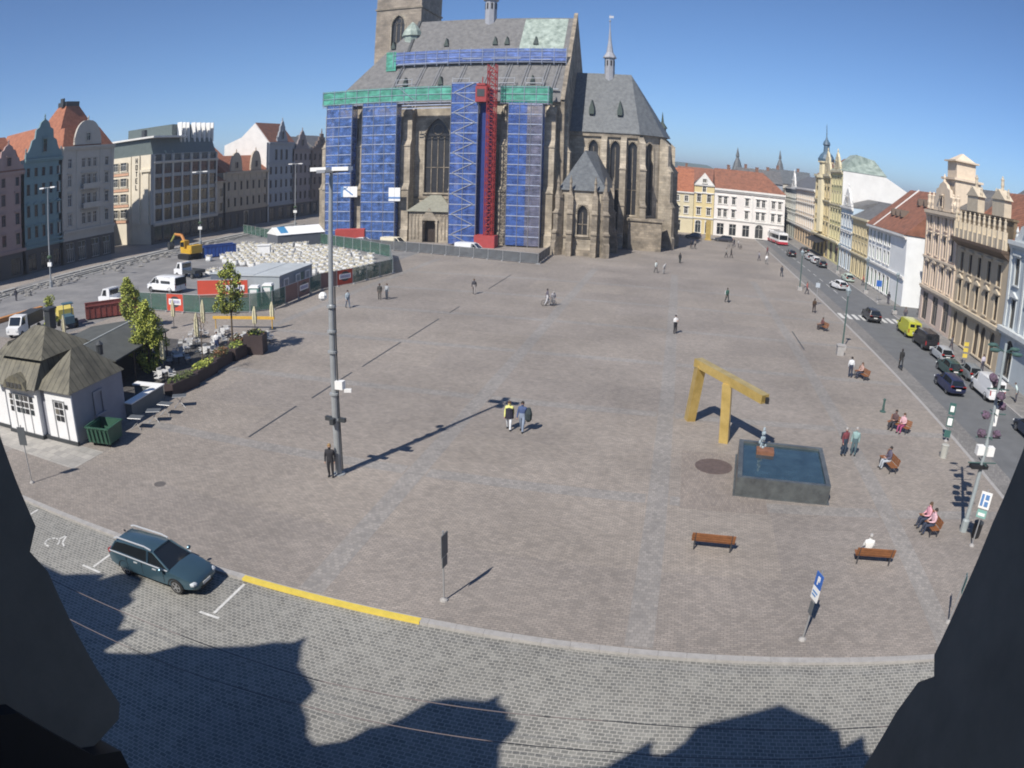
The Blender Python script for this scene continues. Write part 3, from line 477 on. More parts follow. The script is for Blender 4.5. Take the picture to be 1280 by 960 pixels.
MB().prism([(.7,13.4),(14,13.4),(7.5,18.6)],'x',0,15).build('roof',M_tileb,ob)
east('pale_blue_corner_house','pale blue-grey ornate house at the right edge of the photo',64,52,14,13.2,wm('plaster_greyblue',(.42,.47,.50)),[(.3,3.6,[2.4,9.4],2,'arch'),(5,2.8,[2,5.8,9.8],1.1,'ped'),(9.2,2.6,[2,5.8,9.8],1.1,'hood')],corn=[(4.5,.7,.45),(13,.5,.4)],tm=mat('stucco_pale',(.55,.58,.58)),gables=[('bar',1,9,13.3,16.8)],roof=('gx',4,M_tileb),pil=[(.4,5,12.8,.5),(3.9,5,12.8,.4),(7.8,5,12.8,.4)])
east('grey_neighbour_house','grey house partly hidden behind the right window pier',51.9,38,14,13,wm('plaster_grey2',(.38,.39,.40)),[(.3,3.4,3,2.2,'arch'),(5,2.4,4,1.1,'hood'),(9,2.4,4,1.1,'hood')],corn=[(4.5,.5,.4),(12.8,.5,.4)],roof=('gx',4,M_tileb),tm=W_white)
bld('rear_house','brown-roofed house behind the sandy house, with a bare gable wall',(46,92,0),-PI/2,16,14,16.0,W_cream,[(13,1.4,4,1,'plain')],roof=('gx',4.5,M_slate),chim=[(5,7,22.5),(12,7,22)])

# ------------------------------------------------------------------ camera's own building (throws the big shadow)
cb=thing('town_hall','gabled building the view is taken from, dark stone piers framing the view','building')
S=[(-75,20),(-29,20.1),(-28.6,20.6),(-28.1,21.1),(-27.7,21.4),(-27.5,20.7),(-27.4,21.7),(-27,22.3),(-26.3,22.2),(-25.8,21.5),(-25.6,20.8),(-25,20.5),(-24.9,19.6),(-24.2,19.3),(-23.6,18.4),(-23.1,18.9),(-23,18),(-22.8,16.9),(-22.5,16.9),(-21.5,17.8),(-21.1,19.1),(-20.4,19.4),(-19.3,20.4),(-18.9,21),(-18.4,21.3),(-18.3,21.9),(-17.9,21.1),(-17.5,20.6),(-17.2,20.1),(-16.6,19.7),(-16,19.3),(-15.8,19.1),(-15.6,18.2),(-14.9,17.6),(-14.3,16.8),(-13.8,16.5),(-13.3,17.1),(-13.25,17.5),(-13.2,18),(-12.9,18.3),(-12.75,18.9),(-12.7,19.5),(-12.65,20),(-12.2,20.4),(-11.2,20.6),(-11,21.1),(-10.8,20.6),(-10.3,20.3),(-10.1,19.9),(-9.75,19.85),(-9.72,19.2),(-9.65,18.6),(-9.3,18.1),(-9,17.5),(-6.4,18.2),(-6.1,18.9),(-5.7,19.7),(-5.4,19),(-5.1,19),(-4.9,19.3),(-4.75,19.7),(-4.7,20.6),(-2.7,21.7),(-2.4,21.9),(-1.2,21.2),(-.3,20.7),(-.1,19.7),(.1,19.4),(.4,19.5),(1.0,20.1),(1.2,19.3),(1.6,18.9),(6,18.6),(10,19.5),(14,18),(40,18)]
M_th=mat('dark_stone',(.10,.10,.095),.9,.2,2)
MB().prism([(-75,10),*S,(40,10)],'y',-3.4,-2.95).build('roof_gable',M_th,cb)
MB().box(-75,-16,-.2,40,-3.42,16.2).box(-75,-3.41,-.2,-1.9,-.5,13.2).box(1.5,-3.41,-.2,40,-.5,13.2).box(-1.89,-3.41,-.2,1.49,-.5,12).build('wall',M_th,cb)
M_pier=mat('pier_stone',(.20,.19,.165),.9,.15,5,bump=.12)
lp=[(-.5,12.2),(-.5,16.6)]; 
def edge(P,X):
    r=[]
    for az,el in P:
        y=X/math.tan(RD(az)); r.append((y,H+math.hypot(X,y)*math.tan(RD(el))))
    return r
eL=edge([(-57.8,-18.3),(-57.2,-21.8),(-56.4,-25.6),(-57.7,-27.4),(-56.5,-29.2),(-55.8,-33.6),(-55.0,-37.3),(-54.0,-40.5),(-54.9,-41.7),(-60,-43.5)],-1.0)
MB().prism([(-2.9,13.7),(-2.9,16.6),(.62,16.6)]+eL+[(.42,14.0),(.3,13.7)],'x',-1.9,-1.0).build('window_pier',M_pier,cb)
MB().prism([(-2.9,12.4),(-2.9,14.3),(.3,14.42),(.43,14.35),(.56,14.13),(.64,14.08),(.64,12.4)],'x',-1.95,-.96).build('bracket',M_black,cb)
eR=edge([(33.1,-13),(32.9,-16.7),(31.9,-22.9),(31.3,-29.2),(31.0,-33.8),(32.0,-35.4),(30.6,-36.2),(29.8,-38.9),(29.4,-43.8),(29.2,-52)],.7)
MB().prism([(-2.9,12.6),(-2.9,16.0),(1.07,16.0)]+eR+[(1.2,12.6)],'x',.7,1.6).build('window_pier',M_pier,cb)
# ------------------------------------------------------------------ church
ch=thing('gothic_church','great gothic church with scaffolded south side, slate roof and square tower','church',(-46,149,0))
def P(x,y,z=0): return (x+46,y-149,z)
def pb(mb,x0,y0,z0,x1,y1,z1): return mb.box(x0+46,y0-149,z0,x1+46,y1-149,z1)
def pointed(w,h,n=6):   # half outline of a two-centred arch, from spring to apex, x>=0
    r=w; s=h-r*math.sin(math.acos(.5)); return s,[(-w/2+r*math.cos(t)+0, s+r*math.sin(t)) for t in [math.acos(.5)*i/n for i in range(n+1)]]
def lancet(par,x,y,z,w,h,rot=0,lights=3,name='window'):
    s,A=pointed(w,h); f=MB()
    # spandrels fill the square-headed hole
    L_=[(w/2+.001,h+.002)]+list(reversed(A))+[]; 
    f.mat(1); f.prism([(w/2,s),(w/2,h),(0,h)]+list(reversed(A))[0:-1],'y',0,.5); f.prism([(-p[0],p[1]) for p in [(w/2,s),(w/2,h),(0,h)]+list(reversed(A))[0:-1]],'y',0,.5)
    for k,(off,pr) in enumerate(((.3,.18),)):
        for a,b in zip([(w/2,0)]+A,A+[A[-1]]):
            if a==b: continue
            for sg in(1,-1): f.cbox((sg*(a[0]+b[0])/2+sg*.12,-.08,(a[1]+b[1])/2),(.26,.2,math.hypot(b[0]-a[0],b[1]-a[1])+.12),0,0,sg*math.atan2(b[0]-a[0],b[1]-a[1]))
    f.box(-w/2-.3,-.35,-.3,w/2+.3,.1,0)
    f.mat(0)
    for i in range(1,lights): xx=-w/2+w*i/lights; f.box(xx-.07,.3,0,xx+.07,.42,s+.2)
    for zz in [h*.33]: f.box(-w/2,.3,zz,w/2,.4,zz+.14)
    if lights>2:
        for i in range(lights): 
            xx=-w/2+w*(i+.5)/lights; 
            for t in range(6):
                a=PI*t/6;b=PI*(t+1)/6; r=w/lights/2
                f.cbox((xx+r*math.cos((a+b)/2),.36,s+.2+r*math.sin((a+b)/2)),(.1,.1,r*.62),0,0,PI/2-((a+b)/2+PI/2)+PI)
        for t in range(10):
            a=2*PI*(t+.5)/10; r=w*.2; f.cbox((r*math.cos(a),.36,s+w*.42+r*math.sin(a)),(.1,.1,r*.7),0,0,-a)
    o=f.build(name,[M_sand2,M_sand],par,loc=P(x,y,z),rot=rot)
    MB().poly((-w/2,.44,0),(w/2,.44,0),(w/2,.44,h),(-w/2,.44,h)).build('glazing',mat('leaded_glass',(.028,.028,.03),.35,.35,1.2),o,fix=False)
    return o
def wallrect(name,x,y,w,z0,z1,holes,m,rot=0,par=ch):
    mb=MB(); wallgrid(mb,w,z0,z1,holes,.5); return mb.build(name,m,par,loc=P(x,y,0),rot=rot,fix=False)
# nave
wins=[-64.8,-56.6,-46.0,-36.8,-28]; ww,wz,wh_=5.2,9.4,15.0
wallrect('nave_wall',-69,134,47,0,28,[(c-ww/2+69,wz,c+ww/2+69,wz+wh_) for c in wins],M_sand)
for c in wins: lancet(ch,c,134,wz,ww,wh_,0,4)
m=MB()
m.poly(P(-69,164),P(-22,164),P(-22,164,28),P(-69,164,28)); m.poly(P(-69,134),P(-69,164),P(-69,164,28),P(-69,134,28)); m.poly(P(-22,134.0),P(-22,134.0,28),P(-22,164,28),P(-22,164)); 
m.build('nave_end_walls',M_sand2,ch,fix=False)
m=MB(); pb(m,-69.2,133.6,27.3,-21.8,133.99,28.0); pb(m,-69.2,133.75,8.2,-22,133.99,8.6); pb(m,-69.1,133.5,.0,-22,133.98,1.4); m.build('string_course',M_sand2,ch)
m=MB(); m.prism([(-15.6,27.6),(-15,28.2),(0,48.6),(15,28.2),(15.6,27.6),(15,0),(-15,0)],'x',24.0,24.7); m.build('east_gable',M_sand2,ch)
m=MB(); m.prism([(-15.9,28.05),(-15.5,28.7),(0,49.2),(0,48.5),(-15,28.1)],'x',23.95,24.75); m.build('gable_coping',M_sand2,ch)
rf=MB(); rf.add([P(-56,133.2,27.6),P(-22.1,133.2,27.6),P(-22.1,164.8,27.6),P(-56,164.8,27.6),P(-56,149,48),P(-22.1,149,48)],[(0,1,5,4),(2,3,4,5),(3,0,4),(1,2,5),(0,3,2,1)])
rf.add([P(-69.6,133.2,27.59),P(-56.01,133.2,27.59),P(-56.01,149,47.9),P(-56.01,164.8,27.59),P(-69.6,164.8,27.59)],[(0,1,2),(0,2,4),(2,3,4),(0,4,3,1),(1,3,2)])
ro=rf.build('nave_roof',M_slate,ch)
def slope(x,z,lift=.12): # point on south roof slope
    y=133.2+(z-27.6)/(48-27.6)*15.8; return P(x,y-lift*.78,z+lift*.6)
cp=MB(); cp.add([slope(-32.3,38.9,.06),slope(-23.2,38.9,.06),slope(-23.2,47.7,.06),slope(-32.3,47.7,.06),slope(-32.3,38.9,-.1),slope(-23.2,38.9,-.1),slope(-23.2,47.7,-.1),slope(-32.3,47.7,-.1)],[(0,1,2,3),(7,6,5,4),(0,4,5,1),(1,5,6,2),(2,6,7,3),(3,7,4,0)])
cp.build('copper_patch',M_copper,ro)
for x,z in((-48,41),(-37.5,41),(-60,41),(-29,41),(-54,31.5),(-46.5,31.5),(-28,31.5),(-35,41)):
    a=slope(x,z,0); MB().prism([(a[0]-.55,a[2]-.1),(a[0]+.55,a[2]-.1),(a[0],a[2]+1.7)],'y',a[1]-.5,a[1]+1).build('roof_vent',mat('vent_dark',(.05,.07,.06),.6),ro)
vb=MB()
for x in(-63.5,-60): vb.prism([(x+46-.9,38),(x+46+.9,38),(x+46,41)],'y',-9,-8)
# ridge turrets
def fleche(x,y,zb,s,par=ch):
    t=MB().lathe([(1.02*s,-2.8*s),(1.02*s,3.0*s),(1.35*s,3.1*s),(1.35*s,3.3*s),(.72*s,4.3*s),(.35*s,6.6*s),(.14*s,9.2*s),(.05*s,11.5*s)],P(x,y,zb),8)
    o=t.build('ridge_turret',mat('lead_sheet',(.30,.31,.34),.5,.15),par)
    l=MB()
    for i in range(8): a=2*PI*(i+.5)/8; l.cbox((P(x,y)[0]+.97*s*math.cos(a),P(x,y)[1]+.97*s*math.sin(a),zb+2.0*s),(.1,.28*s,1.1*s),a)
    l.build('louvres',M_black,o); 
    MB().tube(P(x,y,zb+11*s),P(x,y,zb+12.6*s),.05).blob(P(x,y,zb+11.2*s),.22*s).cbox(P(x+.3,y,zb+12.1*s),(.9*s,.05,.5*s)).build('weather_vane',M_metal,o); return o
fleche(-40.1,149,48.3,1.3); fleche(-14.5,149,35.8,1.05)
# turret in green copper at west verge
m=MB(); m.lathe([(1.9,-3),(1.9,3),(2.3,3.2),(1.9,4.4),(1.1,5.6),(.2,6.6)],P(-57.0,146.6,41),9); m.build('stair_cap',M_copper,ch)
m=MB(); m.prism([(133.2-149,27.65),(-.2,48.3),(-.2,47.2),(-15.0,27.6)],'x',-10.5,-9.9); m.build('west_verge',M_dmetal,ch)
# tower
tw=MB(); 
mb=MB(); wallgrid(mb,11,0,64,[(4.0,40.0,7.2,50.5)],.6); mb.poly((11,0,0),(11,14,0),(11,14,64),(11,0,64)); mb.poly((0,0,0),(0,0,64),(0,14,64),(0,14,0)); mb.poly((0,14,0),(0,14,64),(11,14,64),(11,14,0))
mb.poly((0,0,64),(11,0,64),(11,14,64),(0,14,64))
M_tow=mat('tower_stone',(.22,.19,.155),.9,.25,.3,c2=(.31,.265,.215),kind='stone',size=(1.0,.5),mortar=(.02,(.18,.15,.12)))
to=mb.build('tower',M_tow,ch,loc=P(-67.5,150.2),fix=False)
m=MB()
for z in(31,36.8,52): m.box(-.25,-.25,z,11.25,14.2,z+.4)
m.box(-.5,-.5,0,1.0,-.01,36).box(10,-.5,0,11.5,-.01,36); m.build('string_course',M_sand2,to)
lancet(ch,-67.5+5.6,150.2,40,3.2,10.5,0,3)
# buttresses with set-offs
def buttress(x,y,w,d,h,rot=0,par=ch,m_=M_sand,pin=True):
    m=MB(); hw=w/2
    m.prism([(0,0),(-d-.25,0),(-d-.25,2.2),(-d,2.5),(-d,h*.38),(-d*.82,h*.42),(-d*.82,h*.7),(-d*.6,h*.745),(-d*.6,h*.93),(0,h)],'x',-hw,hw)
    for k,zz in((1,h*.38),(.82,h*.7)): m.box(-hw-.1,-d*k-.15,zz-.25,hw+.1,-d*k+.5,zz)
    if pin: m.prism([(-hw-.1,h*.93-.01),(hw+.1,h*.93-.01),(0,h*.93+1.9)],'y',-d*.62,-d*.1); m.lathe([(.28,0),(.2,1.2),(.3,1.3),(.02,2.6)],(0,-d*.5,h*.93+1.3),5)
    return m.build('buttress',m_,par,loc=P(x,y),rot=rot)
for x in(-68.6,-61.2,-51.6,-41.6,-32,-23.6): buttress(x,134,1.9,3.3,27)
buttress(-22.3,136,2.0,2.4,26,PI/2); buttress(-69,135,1.9,3,27,-PI/2)
# porch
pc=MB(); wallgrid(pc,8.6,0,5.9,[(2.9,0,5.5,5.0)],1.2); pc.poly((0,0,0),(0,0,5.9),(0,3.6,5.9),(0,3.6,0)); pc.poly((8.6,0,0),(8.6,3.6,0),(8.6,3.6,5.9),(8.6,0,5.9)); po=pc.build('porch',M_sand,ch,loc=P(-50.2,130.2),fix=False)
MB().pyr(-.5,-.5,9.1,3.7,5.92,3.2,3.7,9.0,5.2,3.7).build('roof',mat('weathered_slate',(.22,.22,.18),.8,.2,2),po)
s,A=pointed(2.6,5.0); dd=MB(); dd.prism([(1.3,s),(1.3,5.0),(0,5.0)]+list(reversed(A))[:-1],'y',0,1.2); dd.prism([(-p[0],p[1]) for p in [(1.3,s),(1.3,5.0),(0,5.0)]+list(reversed(A))[:-1]],'y',0,1.2)
dd.box(-1.7,-.35,0,-1.32,-.01,4.2).box(1.32,-.35,0,1.7,-.01,4.2).prism([(-1.9,4.2),(1.9,4.2),(0,6.6)],'y',-.35,-.01); dd.build('portal',M_sand,po,loc=(4.2,0,0))
MB().box(-1.29,1.25,0,1.29,1.35,4.99).build('door',mat('church_door',(.03,.02,.015),.7),po,loc=(4.2,0,0))
tr=MB()
for i in range(12): x=.35+i*.72; 
for x in [.4,1.1,1.8,6.5,7.2,7.9]: tr.box(x,-.12,.6,x+.25,-.01,5.2)
for i in range(11): tr.cbox((.7+i*.72,-.07,5.45),(.1,.1,.7),0,0,.5); tr.cbox((.7+i*.72,-.07,5.45),(.1,.1,.7),0,0,-.5)
tr.build('blind_tracery',M_sand2,po)
# side chapel
sx,sy=-19.8,122.2
cpw=MB(); wallgrid(cpw,7.6,0,11.2,[(3.0,3.6,4.8,8.8)],.4); cpw.poly((0,0,0),(0,0,11.2),(0,19,11.2),(0,19,0)); cpw.poly((7.6,0,0),(7.6,19,0),(7.6,19,11.2),(7.6,0,11.2)); co=cpw.build('chapel',M_sand,ch,loc=P(sx,sy),fix=False)
MB().pyr(-.4,-.4,8.0,19,11.22,3.0,8,18.4,4.4,14).build('roof',M_slate2,co)
MB().box(-.15,-.15,11.0,7.75,19,11.2).box(-.1,-.2,3.0,7.7,-.01,3.3).box(-.1,-.25,0,7.7,-.012,1).build('string_course',M_sand2,co)
lancet(ch,sx+3.9,sy,3.6,1.8,5.2,0,2); 
o=lancet(ch,sx+7.62,sy+4,3.6,1.6,5.2,PI/2,2)
for x,y,r in((sx+.2,sy,-.55),(sx+7.4,sy,.55),(sx+1.9,sy,0),(sx+6.1,sy,0)): buttress(x,y,.95,1.7,10.6,r,pin=True,m_=M_sand2)
buttress(sx+7.5,sy+7.5,.95,1.7,10.6,PI/2,m_=M_sand2)
# choir with polygonal apse
cw=[-16.6,-12.3,-8.9]; 
wallrect('choir_wall',-22.0,141,14.2,0,22.6,[(c-.95+22,6.4,c+.95+22,21) for c in cw],M_sand)
for c in cw: lancet(ch,c,141,6.4,1.9,14.6,0,2)
pts=[(-7.8,141),(-3.6,144.6),(-2.4,149),(-3.6,153.4),(-7.8,157),(-22,157)]
for i in range(4):
    (xa,ya),(xb,yb)=pts[i],pts[i+1]; L_=math.hypot(xb-xa,yb-ya); r=math.atan2(yb-ya,xb-xa)
    wallrect('apse_wall',xa,ya,L_,0,22.6,[(L_/2-.95,6.4,L_/2+.95,21)],M_sand,rot=r)
    lancet(ch,(xa+xb)/2,(ya+yb)/2,6.4,1.9,14.6,r,2)
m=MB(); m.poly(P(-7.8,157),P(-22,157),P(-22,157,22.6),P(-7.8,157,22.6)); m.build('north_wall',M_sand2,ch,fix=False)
cr=MB(); base=[P(-22,140.3,22.4),P(-7.5,140.3,22.4),P(-2.9,144.2,22.4),P(-1.6,149,22.4),P(-2.9,153.8,22.4),P(-7.5,157.7,22.4),P(-22,157.7,22.4),P(-22,149,35.6),P(-10,149,35.6)]
cr.add(base,[(0,1,8,7),(1,2,8),(2,3,8),(3,4,8),(4,5,8),(5,6,7,8),(0,7,6),(6,5,4,3,2,1,0)]); cro=cr.build('choir_roof',M_slate2,ch)
for x in(-17.3,-11.7): MB().prism([(x+46-.5,26.2),(x+46+.5,26.2),(x+46+.5,27.2),(x+46,29.2),(x+46-.5,27.2)],'y',-6.9,-4.2).build('roof_vent',mat('vent_dark',(.05,.07,.06),.6),cro)
MB().lathe([(.8,0),(.8,1.5),(1.1,1.6),(.3,2.8),(.05,5)],P(-3.4,150,23),7).build('pinnacle',mat('vent_dark',(.05,.07,.06),.6),cro)
for x,y,r,d_ in((-14.4,141,0,2.2),(-10.6,141,0,2.2),(-7.5,141.2,.35,2.6),(-3.4,144.5,1.1,2.6),(-2.4,149.5,1.57,2.4)): buttress(x,y,1.15,d_+.6,22.2,r,pin=False)
for za,zb in((5.6,6.0),(21.6,22.4)): m=MB(); pb(m,-22,140.55,za,-7.6,140.98,zb); m.build('string_course',M_sand2,ch)
m=MB(); pb(m,-9.0,136.8,0,-2.6,141.0,5.6); pb(m,-9.3,136.5,5.6,-2.3,141,6.0); m.build('apse_plinth',M_sand2,ch)
# ------------------------------------------------------------------ scaffolds
NB=mat('blue_netting',(.035,.10,.30),.7,.3,.9,c2=(.09,.18,.46),alpha=.47,kind='net')
NB2=mat('dense_blue_netting',(.018,.055,.24),.7,.25,.7,c2=(.06,.13,.38),alpha=.66,kind='net')
NB3=mat('thin_blue_netting',(.12,.14,.24),.7,.3,.7,c2=(.20,.20,.28),alpha=.40,kind='net')
NG=mat('green_netting',(.04,.25,.17),.7,.25,.7,c2=(.09,.36,.27),alpha=.8,kind='net')
M_tube=mat('scaffold_tube',(.42,.43,.45),.4,.1,2,metal=.5); M_deck=mat('deck_plank',(.33,.37,.47),.7,.2,1)
def scaffold(label,x0,x1,y0,y1,z1,net,step=1.9,zig=False,nets=None):
    s=thing('scaffold',label,'scaffold',((x0+x1)/2,y0,0),group='scaffold bays on the church')
    w=x1-x0; d=y1-y0; m=MB(); n=max(1,round(w/2.4))
    for i in range(n+1):
        for y in(-.24,.15,d-.15): m.tube((-w/2+w*i/n,y,0),(-w/2+w*i/n,y,z1),.05,n=4)
    z=step; 
    while z<z1: 
        for k in(0,.9): 
            if z+k<z1: m.tube((-w/2,.15,z+k),(w/2,.15,z+k),.045,n=4)
        z+=step
    if zig:
        z=.2;k=0
        while z+step<z1+.2: 
            a,b=(-w/2+.5,w/2-.5) if k%2 else (w/2-.5,-w/2+.5); m.cbox((0,-.22,z+step/2),(math.hypot(w-1,step),.1,.12),0,0,-math.atan2(step,b-a) if b>a else math.atan2(step,a-b)); z+=step;k+=1
    m.build('tube_frame',M_tube,s)
    dk=MB().box(-w/2,-.1,0,w/2,d-.3,.07).box(-w/2,-.22,-.02,w/2,-.17,.13).mesh('deck',[M_deck]); z=step
    while z<z1-.2: put('deck',dk,s,(0,0,z)); z+=step
    for (a,b,za,zb,nm) in (nets or [(x0,x1,.3,z1,net)]):
        MB().box(a-(x0+x1)/2,-.16,za,b-(x0+x1)/2,-.12,zb).build('netting',nm,s)
    MB().box(-w/2,-.1,.3,-w/2+.03,d,z1).box(w/2-.03,-.1,.3,w/2,d,z1).build('netting',nets[0][4] if nets else net,s)
    return s
s1=scaffold('blue netted scaffold bay at the west end of the church, with arrow banner',-68,-62.3,129.2,131.6,27.4,NB)
s2=scaffold('blue netted scaffold bay with a white and blue lettered banner',-60,-52.8,129.2,131.6,27.4,NB)
s3=scaffold('dense deep blue stair scaffold tower beside the red hoist',-41.0,-35.9,126.6,129.4,30.6,NB2,zig=True)
s4=scaffold('blue netted scaffold bay with pale right half near the church corner',-30.9,-24.6,129.2,131.6,27.0,NB,nets=[(-30.9,-27.4,.3,27,NB2),(-27.4,-24.6,.3,27,NB3)])
MB().box(-35.8,127.6,.2,-34.0,130,29.5).build('netting',mat('navy_netting',(.012,.03,.16),.8,.2,.7),None); 
o=bpy.data.objects['netting.008'] if 'netting.008' in bpy.data.objects else None
for o in list(bpy.data.objects):
    if o.name.startswith('netting') and o.parent is None: o.name='navy_wrapped_shaft'; tag(o,'dark navy wrapped shaft between the stair scaffold and the red hoist','scaffold','scaffold bays on the church')
def banner(par,x,z,w,h,art):
    b=MB().box(x-w/2,-.26,z-h/2,x+w/2,-.22,z+h/2).build('banner',M_white,par); m=MB()
    if art:
        m.cbox((x-.2,-.28,z+.1),(2.6,.02,.26),0,0,.62); m.cbox((x-1.0,-.28,z+.55),(1.6,.02,.2),0,0,-.5); m.box(x-w/2,-.285,z-h/2+.0,x-w/2+.5,-.27,z+h/2)
    else:
        m.box(x-w/2,-.285,z-h/2+.45,x+w/2,-.27,z-h/2+.8)
    m.build('banner_print',mat('print_blue',(.10,.22,.45),.6),b)
banner(s1,2.6,9.7,3.6,2.1,True); banner(s2,3.6,9.2,2.4,2.6,False)
# green edge protection + blue roof protection
g=thing('edge_protection','long green netted guard rail along the church eaves, left of the stair tower','scaffold',(-55.5,129,27.4),group='eaves netting')
MB().box(-13.6,0,0,14.2,.05,2.9).box(-13.6,0,0,-13.55,4,2.9).build('netting',NG,g)
m=MB()
for i in range(12): m.tube((-13.4+i*2.5,-.08,-.6),(-13.4+i*2.5,-.08,3),.05,n=4)
for z_ in(.1,1.3,2.7): m.tube((-13.6,-.1,z_),(14.2,-.1,z_),.05,n=4)
m.tube((3,-.12,2.8),(6.5,-.12,.1),.05,n=4)
m.box(-13.5,.1,-.3,14.2,2.6,-.2).box(3.8,-.1,-.9,14.2,0,-.7).box(3.8,-.1,-1.5,14.2,0,-1.3); m.build('deck',M_deck,g)
g=thing('edge_protection','short green netted guard rail on the eaves, right of the red hoist','scaffold',(-28,129,27.2),group='eaves netting')
MB().box(-4.5,0,-.2,4.6,.05,2.9).box(4.55,0,-.2,4.6,3.6,2.9).build('netting',NG,g)
m=MB()
for i in range(5): m.tube((-4.4+i*2.2,-.08,-.6),(-4.4+i*2.2,-.08,3),.05,n=4)
for z_ in(.1,1.4,2.7): m.tube((-4.5,-.1,z_),(4.6,-.1,z_),.05,n=4)
m.box(-4.5,.1,-.4,4.6,2.6,-.3); m.build('deck',M_deck,g)
g=thing('roof_protection','blue netted working platform running across the church roof','scaffold',(-46,0,0))
NBR=mat('roof_blue_netting',(.07,.13,.36),.7,.3,.7,c2=(.12,.19,.45),alpha=.72,kind='net')
m=MB(); y=slope(0,36.6)[1]+149-1.2
m.box(-12,y,36.6,24,y+.06,39.2); m.build('netting',NBR,g)
MB().box(-13.6,y-.02,35.2,-11.4,y+.05,39.4).build('netting',NG,g)
m=MB()
for i in range(16): m.tube((-12+i*2.4,y-.08,35.8),(-12+i*2.4,y-.08,39.5),.06,n=4)
for z_ in(37.4,38.6): m.tube((-12,y-.08,z_),(24,y-.08,z_),.05,n=4)
m.box(-12,y,36.3,24,y+2,36.4)
for a,b in((-11,-5),(-5,0),(3,7),(9,15),(17,21)): m.box(a,y-.1,36.45+.3*((a+11)%3),b,y-.05,36.62+.3*((a+11)%3))
m.build('deck',M_deck,g)
m=MB()
for i,x in enumerate((-10,-5.2,-1.5,3.5,9,12.8,16.5,20.4,22.6)):
    a=slope(x-46-.8,30.0,.35); b=slope(x-46,36.4,.35)
    for k in(0,.5): m.tube((a[0]-46+46+k,a[1]+149,a[2]),(b[0]-46+46+k,b[1]+149,b[2]),.06,n=4)
    m.cbox((a[0],a[1]+148.6,a[2]),(3.2,.5,.2))
for a,z_ in((4,31.0),(-8,31.2),(13,31),(18.5,31)):
    p_=slope(a-46,z_,.8); m.cbox((a,p_[1]+149,p_[2]),(3.4,.1,.15)).cbox((a,p_[1]+149,p_[2]+1),(3.4,.1,.1)).cbox((a-1.7,p_[1]+149,p_[2]+.4),(.1,.1,1.6)).cbox((a+1.7,p_[1]+149,p_[2]+.4),(.1,.1,1.6))
o=m.build('roof_ladders',M_metal,g); o.location=(0,0,0)
# red hoist
h=thing('construction_hoist','red lattice hoist mast with a red cabin near its top','hoist',(-33.4,126.0,0))
M_red=mat('hoist_red',(.28,.03,.03),.55,.15,2)
m=MB()
for dx in(-.75,.75):
    for dy in(0,1.2): m.tube((dx,dy,0),(dx,dy,34),.1,n=4)
for k in range(26):
    z=k*1.3
    for dy in(0,1.2): m.tube((-.75,dy,z),(.75,dy,z+1.3),.06,n=4); m.tube((.75,dy,z),(-.75,dy,z+1.3),.06,n=4); m.tube((-.75,dy,z),(.75,dy,z),.06,n=4)
m.build('mast',M_red,h)
MB().box(-2.9,-.2,26.8,-.85,1.6,29.8).box(-2.7,-.3,29.9,-1.1,1.4,30.3).tube((-1.8,.5,30.3),(-1.8,.5,31.6),.1).build('cabin',M_red,h)
MB().box(-2.6,-.26,27.8,-1.2,-.2,29.2).build('cabin_mesh',M_dmetal,bpy.data.objects['cabin'])
MB().box(-2.3,-.9,0,1.5,1.8,2.2).build('base_enclosure',mat('hoist_base',(.35,.05,.05),.6),h)
# ------------------------------------------------------------------ vehicles
M_tyre=mat('tyre',(.02,.02,.02),.9,.1); M_rim=mat('alloy_rim',(.40,.41,.42),.35,.08,metal=.7); M_light=mat('headlamp',(.55,.58,.6),.15,.1); M_red2=mat('tail_lamp',(.30,.02,.02),.3,.1)
M_carglass=mat('car_glass',(.012,.015,.018),.06,.2,.5,spec=.9); M_plate=mat('number_plate',(.62,.62,.60),.5,.05); M_chrome=mat('chrome_trim',(.75,.77,.78),.3,.05,metal=.5)
_wheels={}
def _dummy(): pass
def wheel_mesh(r,wd):
    k=(r,wd)
    if k not in _wheels:
        t=MB().lathe([(r*.62,-wd/2),(r*.92,-wd/2),(r,-wd*.35),(r,wd*.35),(r*.92,wd/2),(r*.62,wd/2)],n=18)
        t.v=[(x,z,y) for x,y,z in t.v]
        q=MB()
        for i in range(5): a=2*PI*i/5; q.cbox((r*.33*math.cos(a),r*.33*math.sin(a),0),(r*.58,r*.17,wd*1.04),a)
        q.lathe([(r*.12,-wd*.53),(r*.12,wd*.53)],n=8); R2=[[(rr*math.cos(2*PI*i/14),rr*math.sin(2*PI*i/14),zz) for rr,zz in((r*.58,-wd*.52),(r*.66,-wd*.52),(r*.66,wd*.52),(r*.58,wd*.52))] for i in range(15)]
        loft(q,R2,True)
        q.v=[(x,z,y) for x,y,z in q.v]
        _wheels[k]=(t.mesh('wheel',[M_tyre]),q.mesh('rim',[M_rim]))
    return _wheels[k]
def loft(mb,rings,close=True):
    n=len(rings[0]); vs=[p for r in rings for p in r]; fs=[]
    for j in range(len(rings)-1):
        for i in range(n if close else n-1): fs.append((j*n+i,j*n+(i+1)%n,(j+1)*n+(i+1)%n,(j+1)*n+i))
    if close: fs+=[list(range(n))[::-1],[(len(rings)-1)*n+i for i in range(n)]]
    mb.add(vs,fs)
